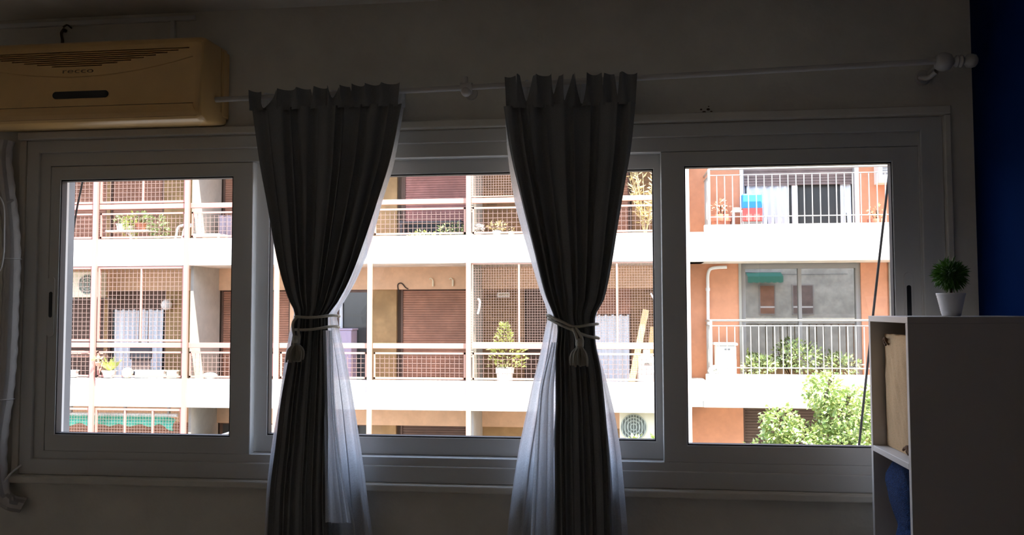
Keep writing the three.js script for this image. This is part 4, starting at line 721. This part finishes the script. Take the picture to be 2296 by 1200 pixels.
// ---------------------------------------------------------------- the orange block at the right
const RW = -13.9, RX0 = 1.53, RX1 = 15;
const orange = thing('apartment_building', 'orange apartment block at the right with white bands and thin bar railings', 'building', [5, -7, F]);
obj('corner_column', box(1.4, RX0, -7, 8.3, RW - 0.3, F - 0.02), M.band, orange);
{
  const RT = [3.02, 0.24], RB = [2.33, -0.37];
  // walls between openings, full height pieces
  obj('wall', [box(RX0, 2.58, -7, 8.3, RW - 0.3, RW), box(4.82, 5.3, -7, 8.3, RW - 0.3, RW), box(5.3, RX1, -7, 8.3, RW - 0.3, RW - 0.02), box(2.58, 4.82, 5.15, 8.3, RW - 0.3, RW)], M.orange, orange);
  obj('drain_channel', box(5.33, 5.43, -7, 2.33, RW - 0.02, RW + 0.04), M.divider, orange);
  for (let k = 0; k < 2; k++) {
    const s = obj('balcony_slab', [rbox(1.8, RX1, RB[k], RT[k], F - 0.12, F, 0.012), box(RX0, RX1, RB[k], RB[k] + 0.18, RW, F - 0.1), rbox(RX0, 1.82, RB[k], RT[k] - 0.13, RW, F - 0.02, 0.012)], M.band, orange);
    obj('floor_tiles', box(1.9, RX1, RB[k] + 0.18, RB[k] + 0.19, RW, F - 0.121), M.terracottaFloor, s);
    if (k) obj('fascia_strip', rbox(1.75, RX1, RB[k] - 0.0, RB[k] + 0.2, F, F + 0.012, 0.004), M.cream, s);
  }
  obj('balcony_slab', [box(RX0, RX1, 5.15, 5.33, RW, F)], M.band, orange);
  obj('balcony_slab', [rbox(RX0, RX1, -3.2, -2.6, RW, F, 0.012)], M.band, orange);
  // railings with single bars
  for (let k = 0; k < 2; k++) {
    const top = k ? 1.235 : 4.07, sub = k ? 1.135 : 3.955, low = k ? 0.36 : 3.17, z = F - 0.06, foot = RT[k], xs = 1.9, xe = 5.9;
    const r = obj('bar_railing', [rod([xs, top, z], [xe, top, z], 0.02), rod([xs, top, z], [xs, top - 0.02, RW + 0.01], 0.02)], M.railGrey, orange);
    obj('rail', [box(xs, xe, sub - 0.008, sub + 0.008, z - 0.012, z + 0.012), box(xs, xe, low - 0.009, low + 0.009, z - 0.012, z + 0.012), box(xs - 0.012, xs + 0.012, sub - 0.011, sub + 0.011, RW + 0.01, z)], M.railGrey, r);
    obj('corner_post', box(xs - 0.022, xs + 0.022, foot, top, z - 0.02, z + 0.02), M.railGrey, r);
    for (let x = xs + 0.144; x < xe; x += 0.144) obj('baluster', box(x - 0.0085, x + 0.0085, foot - 0.02, sub, z - 0.0085, z + 0.0085), M.railGrey, r);
    for (let zz = RW + 0.1; zz < z - 0.05; zz += 0.12) obj('baluster', box(xs - 0.01, xs + 0.01, foot - 0.4, sub, zz - 0.01, zz + 0.01), M.railGrey, r);
  }
  // upper opening: shutter half down, curtains, two door leaves
  const z = RW - 0.1, y0 = 2.52, y1 = 5.15;
  const w = obj('window', [box(2.58, 2.645, y0, y1, RW - 0.14, RW + 0.015), box(4.745, 4.82, y0, y1, RW - 0.14, RW + 0.015)], M.frameWhite, orange);
  obj('mullion', box(3.585, 3.69, y0, 3.86, z - 0.02, z + 0.03), M.frameWhite, w);
  obj('pane', box(2.64, 4.75, y0, 3.88, z - 0.04, z - 0.03), M.windowDark, w);
  for (const [a, b, sd] of [[2.72, 3.54, 2], [4.5, 4.7, 6], [2.64, 2.7, 1]]) obj('curtain', clothPanel(a, b, y0 + 0.02, 3.87, z - 0.004, Math.max(1, (b - a) * 7), sd), M.interiorCurtain, w);
  const g = []; for (let y = 3.86; y < 5.12; y += 0.055) g.push(rbox(2.65, 4.745, y, y + 0.05, z + 0.035, z + 0.055, 0.005, 1));
  const rs = obj('roller_shutter', frameGeo(2.645, 4.745, 2.52, y1, 0.025, 0.025, 0.02, 0.03, z + 0.02, z + 0.07), M.frameGrey, orange); stuff(obj('slats', g, M.blindGrey, rs));
  // lower opening: two large mirroring panes
  const v = obj('window', frameGeo(2.58, 4.82, -0.19, 2.33, 0.085, 0.085, 0.07, 0.1, RW - 0.14, RW - 0.04), M.frameGrey, orange);
  obj('mullion', box(3.665, 3.725, -0.14, 2.25, RW - 0.13, RW - 0.045), M.frameGrey, v);
  obj('pane', box(2.66, 3.67, -0.13, 2.24, RW - 0.105, RW - 0.1), M.mirrorGlass, v); obj('pane', box(3.72, 4.74, -0.13, 2.24, RW - 0.105, RW - 0.1), M.mirrorGlass, v);
  obj('side_jamb', [box(2.53, 2.58, -0.19, 2.33, RW - 0.02, RW + 0.02)], M.divider, orange);
  // lowest opening: brown shutter
  const h = []; for (let y = -2.55; y < -0.4; y += 0.055) h.push(rbox(2.6, 4.8, y, y + 0.05, RW - 0.1, RW - 0.08, 0.005, 1));
  const ls = obj('roller_shutter', frameGeo(2.58, 4.82, -2.6, -0.37, 0.04, 0.04, 0.03, 0.03, RW - 0.12, RW - 0.06), M.shutterDark, orange); stuff(obj('slats', h, M.shutterDark, ls));
  obj('lower_fill', box(2.58, 4.82, -7, -2.6, RW - 0.3, RW), M.orange, orange);
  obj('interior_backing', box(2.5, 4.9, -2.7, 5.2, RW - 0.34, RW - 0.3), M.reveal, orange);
}
// things on the orange block's balconies
{
  const zf = F - 0.4;
  pottedPlant('terracotta pot with bare pinkish twigs at the left of the orange balcony', [2.16, 2.52, zf], { pot: M.terracotta, r: 0.19, h: 0.72, mass: [0.16, 0.12, 0.1], leaves: 60, lift: 0.1, size: 0.07, leaf: new THREE.MeshStandardMaterial({ color: new THREE.Color().setRGB(0.8, 0.45, 0.3), roughness: 0.9, side: THREE.DoubleSide }), stems: 6 });
  const s = thing('plastic_stool', 'white plastic stool between the terracotta pot and the two-tone box', 'stool', [2.45, 2.52, zf], { local: true });
  obj('seat', rbox(-0.1, 0.14, 0.76, 0.8, -0.12, 0.12, 0.012), M.white, s); for (const [x, z] of [[-0.07, 0.09], [0.11, 0.09], [-0.07, -0.09], [0.11, -0.09]]) obj('leg', rod([x * 1.15, 0, z * 1.15], [x, 0.77, z], 0.026), M.white, s);
  tag(obj('pink_cushion', rbox(2.38, 2.58, 3.325, 3.375, zf - 0.11, zf + 0.1, 0.02, 3), M.palePinkSteel), 'thin pinkish cushion on the white plastic stool', 'cushion');
  const b = thing('two_tone_box', 'tall box, bright blue above and red below, behind the bar railing', 'box', [2.72, 2.52, zf]);
  obj('base', rbox(2.56, 2.9, 2.52, 3.12, zf - 0.16, zf + 0.14, 0.015), M.divider, b);
  obj('lower_half', rbox(2.545, 2.905, 3.1, 3.355, zf - 0.17, zf + 0.16, 0.02, 3), M.redBox, b); obj('upper_half', rbox(2.535, 2.905, 3.34, 3.625, zf - 0.17, zf + 0.16, 0.035, 4), M.blueBox, b);
  const a = thing('outdoor_air_conditioner', 'white boxed unit with grey grille at the top right corner of the right pane', 'air conditioner', [5.3, 3.85, RW]);
  obj('casing', rbox(5.1, 5.7, 3.82, 4.45, RW, RW + 0.3, 0.015), M.white, a); obj('grille', Array.from({ length: 7 }, (_, i) => box(5.17, 5.6, 3.98 + i * 0.055, 4.015 + i * 0.055, RW + 0.3, RW + 0.312)), M.frameGrey, a);
  pottedPlant('small terracotta pot with twigs at the right of the orange balcony', [5.0, 2.52, zf], { pot: M.terracotta, r: 0.15, h: 0.6, mass: [0.14, 0.12, 0.1], leaves: 30, lift: 0.1, size: 0.05, leaf: M.leafDry, stems: 5 });
  const shrub = { pot: M.terracotta, r: 0.16, h: 0.26, leaves: 260, size: 0.075, stems: 5 };  // shrubs added to stand in for tree foliage mirrored in the panes
  pottedPlant('leafy shrub added for mirrored foliage, behind the bars beside the white bin, lower orange balcony', [2.85, -0.19, RW + 0.32], { ...shrub, mass: [0.34, 0.2, 0.2], lift: 0.2 });
  pottedPlant('tallest leafy shrub added for mirrored foliage, behind the bars at the middle of the mirrored glass', [3.62, -0.19, RW + 0.32], { ...shrub, mass: [0.38, 0.3, 0.2], lift: 0.34, leaves: 380 });
  pottedPlant('leafy shrub added for mirrored foliage, behind the bars near the shelf edge, lower orange balcony', [4.35, -0.19, RW + 0.32], { ...shrub, mass: [0.34, 0.2, 0.2], lift: 0.22 });
  const w = thing('storage_bin', 'white plastic storage bin with lid on the lower orange balcony', 'bin', [2.18, -0.19, zf]);
  obj('bin_body', rbox(2.02, 2.38, -0.19, 0.76, zf - 0.2, zf + 0.2, 0.03, 3), M.white, w); obj('lid', rbox(1.99, 2.41, 0.76, 0.81, zf - 0.22, zf + 0.22, 0.02, 3), M.white, w); obj('latch', rbox(2.16, 2.26, 0.68, 0.705, zf + 0.2, zf + 0.212, 0.005), M.frameGrey, w);
  tag(obj('foil_bag', (() => { const g = new THREE.SphereGeometry(0.12, 20, 14), q = g.attributes.position; for (let i = 0; i < q.count; i++) { const k = 1 + 0.25 * noise.noise(q.getX(i) * 14, q.getY(i) * 14, q.getZ(i) * 14); q.setXYZ(i, q.getX(i) * k, q.getY(i) * k * 0.75, q.getZ(i) * k * 0.8); } g.computeVertexNormals(); return g.translate(1.97, 0.3, F - 0.2); })(), M.foil), 'crumpled silvery bag beside the white storage bin', 'bag');
  const d = thing('drain_pipe', 'white bent drain pipe on the orange wall below the upper band', 'pipe', [1.95, 1.1, RW]);
  obj('pipe', tube([[2.3, 2.26, RW + 0.06], [2.08, 2.25, RW + 0.06], [1.98, 2.22, RW + 0.06], [1.94, 2.12, RW + 0.06], [1.935, 1.9, RW + 0.06], [1.93, 1.2, RW + 0.06], [1.93, -0.19, RW + 0.06]], 0.032, 60, 10), M.frameWhite, d); obj('collar', rod([1.934, 1.8, RW + 0.06], [1.934, 1.86, RW + 0.06], 0.042, 14), M.frameWhite, d);
}

// ---------------------------------------------------------------- trees in the street
function tree(name, label, [tx, tz], blobs, count, size, mat, trunkTop) {
  const t = thing(name, label, 'tree', [tx, -6.86, tz]);
  const limbs = [tube([[tx, -6.86, tz], [tx + 0.08, -5, tz + 0.05], [tx - 0.05, -3.4, tz], [tx, trunkTop, tz]], 0.15, 30, 10)];
  obj('trunk', limbs, M.bark, t);
  obj('branch', blobs.map(([x, y, z, r]) => tube([[tx, trunkTop - 0.6, tz], [lerp(tx, x, 0.5), lerp(trunkTop, y, 0.4), lerp(tz, z, 0.5)], [x, y, z], [x + 0.1, y + r * 0.7, z]], 0.03, 14, 6)), M.bark, t);
  const total = blobs.reduce((s, b) => s + b[3] ** 2, 0), g = leafCard(size, size * 0.3, -size * 0.12), mats = [], m = new THREE.Matrix4(), q = new THREE.Quaternion(), cols = [];
  for (const [x, y, z, r] of blobs) for (let i = 0; i < count * r * r / total; i++) {
    const d = V(rr(-1, 1), rr(-1, 1), rr(-1, 1)); if (d.length() > 1 || d.length() < 0.35) { i--; continue; }
    const p = V(x, y, z).addScaledVector(d, r * (0.85 + 0.3 * noise.noise(d.x * 3 + x, d.y * 3, d.z * 3)));
    const dir = d.clone().normalize().multiplyScalar(0.7).add(V(rr(-0.8, 0.8), rr(-0.9, 0.5), rr(-0.8, 0.8))).normalize();
    q.setFromUnitVectors(V(0, 0, 1), dir).multiply(new THREE.Quaternion().setFromAxisAngle(V(0, 0, 1), rr(-1.2, 1.2)));
    const s = rr(0.7, 1.35); m.compose(p.sub(V(tx, -6.86, tz)), q, V(s, s, s)); mats.push(m.clone());
    const k = rr(0.75, 1.2); cols.push(new THREE.Color().setRGB(k * rr(0.85, 1.2), k, k * rr(0.7, 1.1)));
  }
  const f = new THREE.InstancedMesh(metricUV(g), mat, mats.length);
  mats.forEach((a, i) => { f.setMatrixAt(i, a); f.setColorAt(i, cols[i]); });
  f.name = 'foliage'; f.castShadow = f.receiveShadow = true; t.add(stuff(f));
}
tree('street_tree', 'light green leafy tree in front of the orange block', [3.5, -10.2], [[3.15, 0.22, -10, 0.36], [3.35, -0.1, -9.9, 0.42], [2.5, -0.25, -10, 0.34], [2.75, -0.55, -9.9, 0.45], [3.75, -0.05, -10.1, 0.42], [3.3, -0.6, -9.8, 0.55], [4.2, -0.4, -10.2, 0.7], [2.25, -0.85, -10.1, 0.4], [3.9, -1.0, -9.8, 0.8], [2.9, -1.3, -10, 0.8], [4.8, -0.7, -10.3, 0.7], [3.4, -1.9, -10.2, 1.0], [4.6, -1.6, -10.2, 0.9]], 36000, 0.068, M.leaf, -1.6);
tree('small_tree', 'small green treetop below the outdoor air conditioner in the middle pane', [0.55, -11.0], [[0.42, -0.82, -11, 0.24], [0.82, -0.8, -11, 0.27], [0.05, -1.05, -11, 0.3], [0.6, -1.25, -11, 0.5], [1.1, -1.2, -11, 0.45]], 4500, 0.075, M.leaf, -1.5);

renderer.render(scene, camera);
